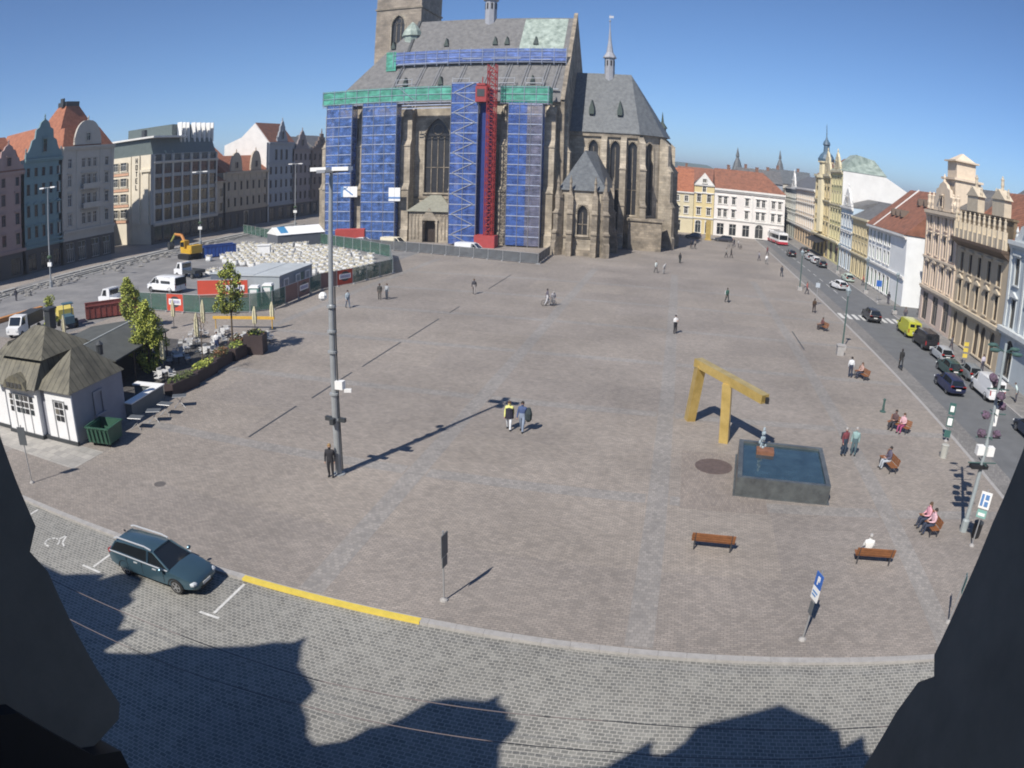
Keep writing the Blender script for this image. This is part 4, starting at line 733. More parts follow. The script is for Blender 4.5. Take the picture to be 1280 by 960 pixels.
CARS={
 'estate':dict(L=4.75,W=1.84,body=[(-2.37,.55,.80,.72),(-2.28,.98,.86,.3),(-1.6,1.0,.92,.22),(-.4,.98,.92,.2),(.75,.96,.92,.2),(1.3,.93,.90,.22),(2.0,.80,.86,.25),(2.3,.68,.76,.3),(2.38,.52,.62,.36)],
   cab=[(-2.24,1.0,.70,1.02),(-1.95,1.38,.62,1.0),(-1.4,1.45,.63,1.0),(-.2,1.49,.63,1.0),(.25,1.45,.62,.98),(1.12,.97,.70,.96)],wh=(-1.38,1.42,.33)),
 'hatch':dict(L=4.1,W=1.76,body=[(-2.05,.55,.78,.65),(-1.98,.95,.82,.3),(-1.3,.98,.88,.22),(.55,.97,.88,.2),(1.1,.92,.86,.22),(1.75,.78,.80,.25),(2.0,.65,.70,.3),(2.05,.5,.6,.36)],
   cab=[(-1.98,.96,.66,1.0),(-1.6,1.38,.60,1.0),(-.9,1.47,.61,1.0),(-.1,1.47,.60,1.0),(.95,.94,.68,.95)],wh=(-1.25,1.25,.31)),
 'suv':dict(L=4.5,W=1.85,body=[(-2.25,.6,.84,.7),(-2.2,1.08,.88,.35),(-1.4,1.12,.93,.3),(.7,1.1,.93,.28),(1.2,1.05,.91,.3),(1.95,.94,.87,.3),(2.2,.75,.78,.35),(2.26,.55,.7,.4)],
   cab=[(-2.2,1.1,.72,1.1),(-1.95,1.55,.64,1.1),(-1.2,1.66,.66,1.1),(-.2,1.66,.65,1.1),(1.0,1.08,.72,1.08)],wh=(-1.35,1.35,.36)),
 'van':dict(L=5.0,W=1.95,body=[(-2.5,1.0,.92,.4),(-2.48,1.15,.95,.32),(-1,1.2,.97,.28),(1.2,1.15,.97,.28),(1.6,1.12,.95,.3),(2.3,.95,.86,.32),(2.48,.6,.74,.4)],
   cab=[(-2.49,1.16,.90,1.1),(-2.42,1.9,.84,1.9),(-1.5,1.97,.86,1.97),(.7,1.95,.84,1.95),(1.0,1.85,.80,1.85),(1.85,1.12,.80,1.1)],wh=(-1.6,1.6,.34),panel=True)}
_carmesh={}
def car(kind,nm,label,x,y,rot,pm,z=-.112,group=None,detail=False,cat='car'):
    D=CARS[kind]; W=D['W']/2
    c=thing(nm,label,cat,(x,y,z),rot,group)
    m=MB(); rings=[]; BB=[]
    for q0,q1 in zip(D['body'],D['body'][1:]):
        for t_ in(0,.33,.67): BB.append(tuple(q0[i]+(q1[i]-q0[i])*t_ for i in range(4)))
    BB.append(D['body'][-1])
    BB=[BB[0]]+[tuple((BB[j-1][i]+2*BB[j][i]+BB[j+1][i])/4 for i in range(4)) for j in range(1,len(BB)-1)]+[BB[-1]]
    for (xx,zb,hw,zs) in BB:
        rings.append([(xx,0,zs),(xx,hw*.8,zs),(xx,hw,zs+.12),(xx,hw*1.0,zb-.2 if zb-.2>zs+.15 else zs+.16),(xx,hw*.95,zb-.03 if zb-.03>zs+.2 else zs+.2),(xx,hw*.8,zb+.015),(xx,0,zb+.04),(xx,-hw*.8,zb+.015),(xx,-hw*.95,zb-.03 if zb-.03>zs+.2 else zs+.2),(xx,-hw*1.0,zb-.2 if zb-.2>zs+.15 else zs+.16),(xx,-hw,zs+.12),(xx,-hw*.8,zs)])
    loft(m,rings)
    # roof panel + pillars
    cab=D['cab']; m2=MB()
    top=cab[1:-1]
    rr=[[(xx,0,zr-.09),(xx,hw*.99,zr-.10),(xx,hw,zr-.05),(xx,hw*.8,zr+.012),(xx,0,zr+.03),(xx,-hw*.8,zr+.012),(xx,-hw,zr-.05),(xx,-hw*.99,zr-.10)] for xx,zr,hw,_ in top]
    loft(m,rr)
    def side(xx,zr,hw,s): return (xx,s*hw*1.0,zr-.06)
    belt=lambda xx: min([(abs(b[0]-xx),b[1],b[2]) for b in D['body']])
    for s_ in(1,-1):
        a=cab[0]; b=cab[1]; m.tube((a[0]+.02,s_*W*.86,a[1]-.05),(b[0],s_*b[2]*.97,b[1]-.05),.05,n=5)
        a=cab[-1]; b=cab[-2]; m.tube((a[0],s_*W*.86,a[1]-.03),(b[0],s_*b[2]*.97,b[1]-.04),.045,n=5)
        mid=.0 if kind!='van' else .75
        m.tube((mid,s_*W*.93,cab[-1][1]),(mid-.05,s_*top[len(top)//2][2]*.99,top[len(top)//2][1]-.06),.045,n=4)
        if D.get('panel'):
            P_=[(-2.46,1.12),(.55,1.12),(.55,1.86),(-2.4,1.84)]
            m.add([(p[0],s_*(W*.965 if p[1]<1.5 else .86),p[1]) for p in P_]+[(p[0],s_*(W*.9 if p[1]<1.5 else .8),p[1]) for p in P_],[(0,1,2,3),(7,6,5,4),(0,4,5,1),(1,5,6,2),(2,6,7,3),(3,7,4,0)])
    if D.get('panel'): m.cbox((-2.47,0,1.5),(.07,1.66,.75),0,0,.06)
    body=m.build('body',pm,c,smooth=True); body.data.set_sharp_from_angle(angle=RD(38))
    g=MB(); rg=[]
    for i,(xx,zr,hw,zb) in enumerate(cab):
        zt=zr-.055 if 0<i<len(cab)-1 else zr; bw=W*.88; zb=min(zr-.02,cab[-1][1]-.02) if 0<i<len(cab)-1 else zr-.06
        rg.append([(xx,bw,zb),(xx,hw*.985 if 0<i<len(cab)-1 else bw*.97,zt),(xx,-hw*.985 if 0<i<len(cab)-1 else -bw*.97,zt),(xx,-bw,zb)])
    loft(g,rg); g.build('windows',M_carglass,c)
    xr,xf,wr=D['wh']; tm_,rm_=wheel_mesh(wr,.22)
    for xx in(xr,xf):
        for s_ in(1,-1):
            q=put('wheel',tm_,c,(xx,s_*(W-.125),wr)); put('rim',rm_,q)
    
    for xx in(xr,xf):
        for s_ in(1,-1):
            ar=MB(); n_=12
            R4=[[(xx+r*math.cos(PI*i/n_),s_*y_,wr+r*math.sin(PI*i/n_)) for i in range(n_+1)] for r,y_ in((wr-.01,W-.02),(wr+.065,W+.006),(wr+.065,W-.12),(wr-.01,W-.12))]
            loft(ar,[[R4[k][i] for k in range(4)] for i in range(n_+1)]); ar.build('wheel_arch',M_black,c)
    fx=D['body'][-1][0]; bx=D['body'][0][0]; zl=D['body'][-2][1]
    for s_ in(1,-1):
        MB().blob((fx-.17,s_*W*.70,zl-.08),.14,(1.1,1.6,.75),8,5).build('headlight',M_light,c)
        if kind=='van': MB().box(bx-.015,s_*W*.84-.07,.7,bx+.05,s_*W*.84+.07,1.15).build('tail_light',M_red2,c)
        else: MB().box(bx-.0,s_*W*.72-.16,.82,bx+.12,s_*W*.72+.16,.97).build('tail_light',M_red2,c)
        MB().blob((cab[-1][0]-.25,s_*(W+.1),cab[-1][1]+.06),.11,(.7,1.1,.8),7,5).build('wing_mirror',pm,c)
    MB().box(fx-.02,-.26,.42,fx+.025,.26,.54).build('number_plate',M_plate,c)
    MB().box(bx-.03,-.26,.62 if kind!='van' else .5,bx+.03,.26,.74 if kind!='van' else .62).build('number_plate',M_plate,c)
    MB().box(fx-.06,-W*.45,.3,fx+.01,W*.45,.40).build('grille',M_black,c)
    if kind=='van' and not detail:
        MB().box(bx-.02,-.012,.55,bx+.01,.012,1.85).box(bx-.035,-.7,1.35,bx-.0,-.1,1.7).box(bx-.035,.1,1.35,bx-.0,.7,1.7).build('rear_doors',M_carglass,c)
    if detail:
        for s_ in(1,-1):
            MB().path([(-2.0,s_*.60,1.47),(-1.8,s_*.60,1.54),(-.2,s_*.60,1.56),(.15,s_*.60,1.49)],.035).build('roof_rail',M_chrome,c)
            MB().path([(-2.2,s_*.885,.985),(-1,s_*.90,1.0),(.4,s_*.90,.985),(1.1,s_*.87,.96)],.026).build('window_trim',M_chrome,c)
            for xx in(-.75,.3): MB().box(xx,s_*.915-.02,.83,xx+.2,s_*.915+.02,.87).build('door_handle',M_chrome,c)
            for xs_ in(-.32,-1.2,.85): MB().box(xs_,s_*.912-.012,.42,xs_+.02,s_*.912+.012,.92).build('door_seam',M_black,c)
        MB().blob((-1.95,.1,1.5),.05,(1.6,.7,1)).build('roof_antenna',M_black,c)
        MB().box(.35,-.45,1.36,.5,.35,1.372).build('dash_reflection',M_black,c) if False else None
    return c
car('estate','estate_car','dark teal-blue estate car with silver roof rails parked by the near kerb',-17.95,17.95,0,mat('teal_metallic',(.06,.115,.15),.32,.05,1,metal=.5,coat=.6),group='parked cars',detail=True)
ce='cars in the eastern street'
car('suv','grey_suv','dark grey car with pale plate driving away over the crossing',26.1,86.2,PI/2,paint('anthracite',(.045,.047,.052)),group=ce)
car('van','small_van','yellow-green small van parked first in the right kerb row',29.3,79.5,PI/2,paint('lime_yellow',(.45,.46,.05)),group=ce,cat='van')
car('van','small_van','black van parked right behind the yellow-green one',29.5,73.6,PI/2,paint('car_black',(.015,.015,.018)),group=ce,cat='van')
car('hatch','small_car','pale silver-grey hatchback parked behind the black van',29.7,68.3,PI/2,paint('silver',(.36,.38,.40)),group=ce)
car('hatch','small_car','dark green hatchback stopped beside the silver car in front of the white van',28.3,62.5,PI/2,paint('dark_green',(.04,.075,.07)),group=ce)
car('hatch','small_car','grey hatchback squeezed between the green car and the pavement',30.4,61.6,PI/2,paint('mid_grey',(.20,.22,.23)),group=ce)
car('estate','blue_car','dark navy car driving beside the white van',26.0,56.6,PI/2,paint('navy',(.018,.025,.075)),group=ce)
car('van','white_van','white panel van with rear doors towards us, parked on the right',29.9,55.8,PI/2,paint('van_white',(.72,.73,.74)),group=ce,cat='van')
car('estate','blue_car','very dark blue car at the right frame edge by the lamp post',29.6,45.2,PI/2,paint('midnight',(.015,.025,.05)),group=ce)
car('hatch','white_car','white taxi-like car alone in the middle of the street',27.2,111,PI/2+.25,paint('car_white',(.70,.71,.72)),group=ce)
car('hatch','white_car','pale green and white car parked by the pavement near the cream house',31.4,121.5,PI/2,paint('mint',(.50,.60,.52)),group=ce,z=-.1)
for x,y,n,cl,l in((26.0,154,'dark_car',(.03,.03,.035),'dark car leading the far group in the street'),(29.6,150.5,'silver_car',(.5,.51,.52),'silver car third from the bus, right lane'),(29.9,145,'white_car',(.68,.69,.70),'white car parked in the far group, between two others'),(30.1,139.5,'dark_car',(.05,.06,.065),'dark green-grey car ending the far parked group'),(31.0,165,'dark_car',(.05,.05,.05),'black car parked near the dark awnings')):
    car('hatch',n,l,x,y,PI/2,paint('paint_%s_%d'%(n,y),cl),group=ce)
car('hatch','dark_car','dark car left of the yellow slab at the far end',4.4,172.5,PI,paint('dk1',(.04,.045,.06)),z=.0,group='cars at the north end')
car('estate','dark_car','dark car right of the yellow slab at the far end',11.8,171.5,PI,paint('dk2',(.03,.03,.04)),z=.0,group='cars at the north end')
# trolleybus
bt=thing('articulated_bus','white and red articulated bus at the far end of the street','bus',(26.3,187,-.11),PI/2+.16)
for i,(x0,x1) in enumerate(((-9.0,-.5),(.5,9.0))):
    MB().box(x0,-1.25,.9,x1,1.25,2.95).box(x0+.1,-1.1,2.951,x1-.1,1.1,3.15).build('body',paint('bus_white',(.75,.75,.76)),bt)
    MB().box(x0-.01,-1.27,.35,x1+.01,1.27,.95).build('skirt',paint('bus_red',(.42,.03,.05)),bt)
    MB().box(x0+.25,-1.27,1.5,x1-.25,1.27,2.5).box(x0-.02,-1.1,1.4,x1+.02,1.1,2.6).build('windows',M_carglass,bt)
    MB().box(x0+2,-.8,3.16,x1-2,.8,3.4).build('roof_unit',M_metal,bt)
MB().box(-.5,-1.15,.5,.5,1.15,2.9).build('bellows',M_black,bt)
tm_,rm_=wheel_mesh(.48,.3)
for x in(-6.5,-2.5,6.2):
    for s_ in(1,-1): q=put('wheel',tm_,bt,(x,s_*1.13,.48)); put('rim',rm_,q)
# construction vehicles
def cabtruck(nm,label,x,y,rot,cm,bed,bedm,z=.006,cat='truck'):
    c=thing(nm,label,cat,(x,y,z),rot); m=MB()
    m.prism([(.9,.45),(2.9,.45),(2.95,1.15),(2.35,1.3),(1.9,2.15),(.75,2.2),(.7,.45)],'y',-.95,.95); m.build('cab',cm,c)
    MB().prism([(1.3,1.3),(2.15,1.3),(1.8,2.0),(1.3,2.03)],'y',-.975,.975).cbox((2.2,0,1.72),(.04,1.6,.9),0,0,-.45).box(.68,-.8,1.4,.72,.8,2.0).build('windows',M_carglass,c)
    if bed=='flat': m=MB().box(-2.7,-1,.75,.6,1,.85).box(-2.7,-1,.85,.6,-.95,1.2).box(-2.7,.95,.85,.6,1,1.2).box(-2.7,-1,.85,-2.65,1,1.2)
    else: m=MB().prism([(-2.7,.8),(.55,.8),(.6,2.1),(-2.8,2.1)],'y',-1.0,1.0)
    m.build('bed',bedm,c)
    t_,r_=wheel_mesh(.36,.24)
    for xx in(-1.7,2.1):
        for s_ in(1,-1): q=put('wheel',t_,c,(xx,s_*.85,.36)); put('rim',r_,q)
    for s_ in(1,-1): MB().box(2.92,s_*.7-.14,.75,2.98,s_*.7+.14,.95).build('headlight',M_light,c)
    return c
vw=paint('van_white',(.72,.73,.74))
o=car('van','white_van','white panel van with small dark lettering on the site, facing left',-61.6,70.6,PI-.12,vw,z=.006,detail=False,cat='van')
MB().box(-1.7,.985,1.2,-.2,1.0,1.5).cbox((.4,.99,1.4),(.4,.02,.4),0,0,.4).build('side_print',M_dmetal,o); o.scale=(1.22,1.15,1.1)
MB().box(-2.56,-.9,1.0,-2.51,.9,1.85).build('rear_glass',M_carglass,o)
cabtruck('flatbed_truck','white flatbed truck half hidden by the left tree',-62.0,61.4,PI,vw,'flat',M_white)
cabtruck('pickup_truck','white double-cab pickup with dark bed near the white bags',-66.0,81.5,PI-.25,vw,'flat',M_dmetal)
cabtruck('tipper_truck','white-cabbed truck with dark box at the lower left, behind the kiosk roof',-63.6,46.5,PI+PI/2+.3,vw,'box',M_dmetal)
ex=thing('excavator','yellow and orange excavator with its arm folded to the left','excavator',(-80,99.0,.01),PI-.35)
Ye=mat('machine_yellow',(.55,.33,.03),.5,.12,2); Or=mat('machine_orange',(.48,.20,.05),.5,.15,2)
for s_ in(1,-1): MB().prism([(-2.0,.25),(-1.6,0),(1.6,0),(2.0,.25),(2.0,.7),(1.6,.95),(-1.6,.95),(-2.0,.7)],'y',s_*1.2-.3,s_*1.2+.3).build('track',M_black,ex)
MB().box(-2.4,-1.3,1.1,1.2,1.3,1.9).box(-2.6,-1.2,1.2,-1.0,1.2,2.5).build('body',Ye,ex)
q=MB().prism([(-.2,1.9),(1.4,1.9),(1.3,3.0),(1.0,3.3),(-.2,3.3)],'y',.2,1.25).build('cab',Ye,ex); MB().prism([(-.05,2.2),(1.3,2.2),(1.2,3.0),(-.05,3.1)],'y',.18,1.27).build('cab_glass',M_carglass,q)
MB().tube((1.2,-.3,1.7),(3.4,-.3,4.0),.32,.28).tube((3.4,-.3,4.0),(6.0,-.3,4.1),.3,.22).build('boom',Or,ex)
MB().tube((5.8,-.3,4.2),(7.6,-.3,2.6),.22,.16).build('arm',mat('machine_lime',(.40,.42,.12),.5),ex)
MB().prism([(7.3,2.7),(8.0,2.5),(8.1,1.5),(7.5,1.2),(7.0,1.9)],'y',-.8,.3).build('bucket',M_dmetal,ex)
def skip(nm,label,x,y,rot,l,w_,h_,pm,cat='skip'):
    c=thing(nm,label,cat,(x,y,.01),rot); m=MB()
    m.box(-l/2,-w_/2,.15,l/2,w_/2,.25).box(-l/2,-w_/2,.25,l/2,-w_/2+.07,h_).box(-l/2,w_/2-.07,.25,l/2,w_/2,h_).box(-l/2,-w_/2+.07,.25,-l/2+.07,w_/2-.07,h_).box(l/2-.07,-w_/2+.07,.25,l/2,w_/2-.07,h_)
    for i in range(int(l/.7)): x_=-l/2+.35+i*.7; m.box(x_,-w_/2-.07,.25,x_+.1,-w_/2,h_-.1); m.box(x_,w_/2,.25,x_+.1,w_/2+.07,h_-.1)
    m.box(-l/2-.03,-w_/2-.1,h_,l/2+.03,-w_/2+.1,h_+.1).box(-l/2-.03,w_/2-.1,h_,l/2+.03,w_/2+.1,h_+.1); m.build('container_shell',pm,c); return c
skip('blue_skip','blue steel skip container beside the excavator',-75.8,102.5,.9,6,2.4,2.0,mat('skip_blue',(.02,.07,.28),.5,.15,1))
skip('red_skip','rusty red open skip behind the pergola roof, left of the trees',-58.6,56.6,.85,6.5,2.4,1.5,mat('skip_red',(.20,.05,.04),.6,.3,1))
MB().box(-2.8,-1,.4,2.8,1,1.0).build('contents',mat('rubble_dark',(.08,.085,.08),.9,.4,3),bpy.data.objects['red_skip'])
du=thing('dumper','small yellow dumper with a rusty drum beside the kiosk roof','dumper',(-60.4,50.6,.01),PI-.5)
MB().prism([(-.2,.9),(1.7,1.0),(2.1,2.0),(-.2,1.9)],'y',-.95,.95).build('tub',mat('dumper_yellow',(.62,.50,.12),.5,.1),du)
MB().box(-2.2,-.6,.6,.3,.6,1.4).tube((-1.2,-.5,1.4),(-1.2,-.5,2.6),.05).tube((-1.2,.5,1.4),(-1.2,.5,2.6),.05).box(-1.8,-.65,2.6,-.6,.65,2.7).build('chassis',mat('machine_blue',(.06,.12,.16),.5),du)
t_,r_=wheel_mesh(.5,.4)
for xx in(-1.6,1.0):
    for s_ in(1,-1): q=put('wheel',t_,du,(xx,s_*.85,.5)); put('rim',r_,q)
tag(MB().box(-4.5,-.35,0,4.5,.35,.5).box(-4.5,-.4,.5,4.5,.4,.58).build('timber_stack',mat('orange_timber',(.45,.20,.06),.7,.2,2),loc=(-72.6,51.5,.01),rot=PI/2-.1),'long orange timber stack at the left edge of the site','timber stack')
# office container, toilets
oc=thing('site_office','long grey site office container with a pale flat roof','site container',(-47.2,75,.01),RD(6))
MB().box(-3.5,-5,.1,3.5,5,2.55).build('shell',mat('office_grey',(.30,.33,.35),.6,.08,1),oc)
MB().box(-3.6,-5.1,2.55,3.6,5.1,2.66).box(-.05,-5.1,2.66,.05,5.1,2.7).build('roof',mat('office_roof',(.42,.45,.46),.6,.12,.6),oc)
for y in(-3.5,0,3): window(oc,3.52,1.1,'plain',1.1,.9,M_frame,M_white,y=y,rot=PI/2).location.x+=.15
MB().box(3.5,1.2,.1,3.55,2.1,2.1).build('door',mat('office_door',(.10,.16,.13),.6),oc)
o2=thing('site_container','short dark-sided container with pale lid, left of the site office','site container',(-52.9,74.5,.01),RD(6)); MB().box(-1.9,-2.6,0,1.9,2.6,2.3).build('shell',mat('container_dark',(.10,.12,.15),.6),o2); MB().box(-2,-2.7,2.3,2,2.7,2.4).build('roof',mat('office_roof',(.42,.45,.46)),o2)
tag(MB().box(-1.1,-.8,0,1.1,.8,1.9).box(-1.2,-.9,1.9,1.2,.9,2.0).build('site_box',M_white,loc=(-66.5,103.5,.01),rot=.4),'white site box standing among the bags','site box')
for i,(x,y,l) in enumerate(((-43.6,65.6,'portable toilet nearer the red fence banner, one of the two'),(-42.8,67.2,'portable toilet nearer the site office, one of the two'))):
    if i==0:
        tl=thing('portable_toilet',l,'portable toilet',(x,y,.01),.3,'portable toilets'); MB().box(-.55,-.55,0,.55,.55,2.1).build('cabin',mat('toilet_green',(.12,.28,.25),.5),tl)
        MB().box(-.6,-.6,2.1,.6,.6,2.2).box(-.5,-.5,2.2,.5,.5,2.32).build('roof',M_white,tl); MB().box(-.4,-.58,.1,.4,-.55,1.95).build('door',M_white,tl)
    else: dup(tl,None,(x,y,.01),.3,l)
# big bags
Mb=mat('bag_white',(.68,.68,.66),.85,.1,3,bump=.3); Mf=[mat('bag_fill_gravel',(.30,.27,.20),.95,.4,6),mat('bag_fill_sand',(.42,.38,.27),.95,.4,6)]
bm_=[]
for v in range(3):
    m=MB(); n=4; rings=[]
    for z,r in((0,.42),(.25,.52),(.6,.53),(.85,.47),(.95,.5)):
        rings.append([(r*a*(1+rnd.uniform(-.05,.05)),r*b*(1+rnd.uniform(-.05,.05)),z+rnd.uniform(-.03,.03)) for a,b in((-1,-.7),(-.7,-1),(.7,-1),(1,-.7),(1,.7),(.7,1),(-.7,1),(-1,.7))])
    loft(m,rings)
    for a,b in((-.45,-.45),(.45,-.45),(.45,.45),(-.45,.45)): m.path([(a,b,.9),(a*1.1,b*.8,1.2),(a*.7,b*1.1,1.15),(a*.8,b,.9)],.035,4)
    bm_.append(m.mesh('big_bag',[Mb]))
fm_=[MB().blob((0,0,.93),.5,(1,1,.5),8,5,.18).mesh('fill',[k]) for k in Mf]
import itertools
poly=[(-76,97),(-59,90),(-50.5,85.5),(-42.6,84.5),(-40.0,91),(-46.5,104.5),(-53,109),(-66,117),(-80,115)]
def inside(x,y,P):
    c=False
    for i in range(len(P)):
        (x1,y1),(x2,y2)=P[i],P[i-1]
        if (y1>y)!=(y2>y) and x<(x2-x1)*(y-y1)/(y2-y1)+x1: c=not c
    return c
spots=[]
yy=84.0
while yy<118:
    xx=-80.0
    while xx<-40:
        if inside(xx,yy,poly) and rnd.random()<.9: spots.append((xx+rnd.uniform(-.15,.15),yy+rnd.uniform(-.15,.15)))
        xx+=1.6
    yy+=1.8
spots+=[(-63.5+i*1.5+rnd.uniform(-.2,.2),83.2+j*1.5+i*.3+rnd.uniform(-.2,.2)) for i in range(5) for j in range(2)]
import sys as _s
for i,(x,y) in enumerate(spots):
    if abs(x+75.8)<2.6 and abs(y-102.5)<4 or (abs(x+66.5)<1.9 and abs(y-103.5)<1.6): continue
    b=put('big_bag',bm_[i%3],None,(x,y,.01),rnd.uniform(-.2,.2)+.2); b.scale=(.95,.95,rnd.uniform(.7,.95)); put('fill',fm_[(i*7)%2],b)
    tag(b,'white bulk bag filled with gravel, packed among identical bags on the site','bulk bag','white bulk bags stored on the site')
# site fences
FG=mat('fence_mesh_green',(.055,.12,.095),.8,.25,1,alpha=.66); FR=mat('banner_red',(.48,.06,.03),.7,.1,1); FGy=mat('hoarding_grey',(.10,.11,.12),.7,.2,1,alpha=.8)
FBr=mat('banner_brown',(.22,.13,.11),.8,.12,1)
def fence(nm,label,pts,net,h=2.0,step=3.0,banners={},cat='fence',feet=True):
    x0,y0=pts[0]; c=thing(nm,label,cat,(x0,y0,0)); k=0
    for (ax,ay),(bx,by) in zip(pts,pts[1:]):
        L_=math.hypot(bx-ax,by-ay); n=max(1,round(L_/step)); r=math.atan2(by-ay,bx-ax)
        for i in range(n):
            l=L_/n; x=ax+(bx-ax)*i/n-x0; y=ay+(by-ay)*i/n-y0
            m=MB().tube((0,0,0),(0,0,h+.1),.03,n=4).tube((l-.06,0,0),(l-.06,0,h+.1),.03,n=4).tube((0,0,h+.05),(l,0,h+.05),.025,n=4).tube((0,0,.12),(l,0,.12),.025,n=4)
            m.cbox((0,0,.07),(.25,.7,.14))
            p=m.build('panel',M_metal,c,(x,y,0),r)
            bn=banners.get(k)
            MB().box(.03,-.02,.15,l-.06,.0,h).build('net',bn[0] if bn else net,p)
            if bn:
                q=MB()
                if bn[1]:
                    q.box(l*.14,-.05,h*.42,l*.86,-.025,h*.74); q.build('banner_plate',M_white,p)
                    q=MB().lathe([(l*.2,0),(l*.2,.02)],(l*.5,0,0),16); q.v=[(x_,-.0465-z_*.1+.0,h*.58+y_*.95) for x_,y_,z_ in q.v]; 
                    q=MB().prism([(l*.5+l*.3*math.cos(a*PI/8),h*.58+.62*math.sin(a*PI/8)) for a in range(16)],'y',-.04,-.022)
                    q.build('banner_emblem',M_dmetal,p)
                    q=MB()
                    for t_ in range(7): q.box(l*.2+t_*l*.088,-.065,h*.49,l*.2+t_*l*.088+l*.05,-.052,h*.67)
                    q.build('banner_print',mat('print_violet',(.16,.16,.34),.6),p)
            k+=1
    return c
fence('site_fence','green netted site fence along the plaza side, with red sponsor banners',[(-57.6,60.2),(-50,60.3),(-47.6,60.4),(-42.3,62.6),(-40.6,64.5),(-41.2,77),(-39.2,82),(-37.6,91.4)],FG,banners={2:(FR,True),9:(FBr,True),8:(FBr,False),11:(FBr,True) if False else (FBr,False),12:(FR,True)})
fence('site_fence','long rear green netted site fence behind the white bags',[(-37.6,91.6),(-44.4,106.8),(-55,115),(-65.3,121.9),(-79,127),(-96,140)],FG)
fence('banner_fence','inner fence piece with a wide red banner and white plate',[(-53.6,67.6),(-47.0,69.3)],FG,h=2.2,step=3.4,banners={0:(FR,False),1:(FR,True)})
fence('church_hoarding','long dark grey mesh hoarding in front of the church scaffolds',[(-69.5,127),(-60,120.3),(-50,116.6),(-36.8,112.6),(-26.5,109.6),(-20.6,108.2),(-20.9,120)],FGy,h=1.6)
# marquee, vans behind hoarding
mq=thing('marquee','white marquee roof with a blue stripe near the church corner','tent',(-70,120.5,.01),.9)
MB().prism([(-3.1,2.3),(3.1,2.3),(0,3.6)],'x',-5,5).build('roof',M_white,mq); MB().prism([(-3.12,2.28),(-2.9,2.28),(-.02,3.64),(0,3.64)],'x',-4,-2.4).build('blue_stripe',mat('stripe_blue',(.05,.22,.42),.6),mq)
MB().box(-4.9,-3,0,4.9,3,2.29).build('walls',mat('marquee_wall',(.11,.12,.14),.8),mq)
rt=thing('red_container','red site container behind the hoarding at the church corner','site container',(-59.6,123.6,.01),.35); MB().box(-2.8,-1.2,.1,2.8,1.2,2.8).build('shell',mat('container_red',(.40,.06,.05),.6,.1),rt); MB().box(2.81,-1.1,.2,2.86,1.1,2.7).build('doors',mat('container_door',(.12,.02,.06),.6),rt)
cg='vehicles between hoarding and church'
car('hatch','white_car','white car behind the hoarding next to the red container',-55.6,121.6,-.25,vw,z=0,group=cg)
car('van','cream_van','cream van behind the hoarding under the lettered banner',-48.9,119.6,-.2,paint('van_cream',(.70,.64,.48)),z=0,group=cg,cat='van')
car('van','white_van','white van behind the hoarding at the foot of the stair scaffold',-33.6,115.6,-.15,vw,z=0,group=cg,cat='van')
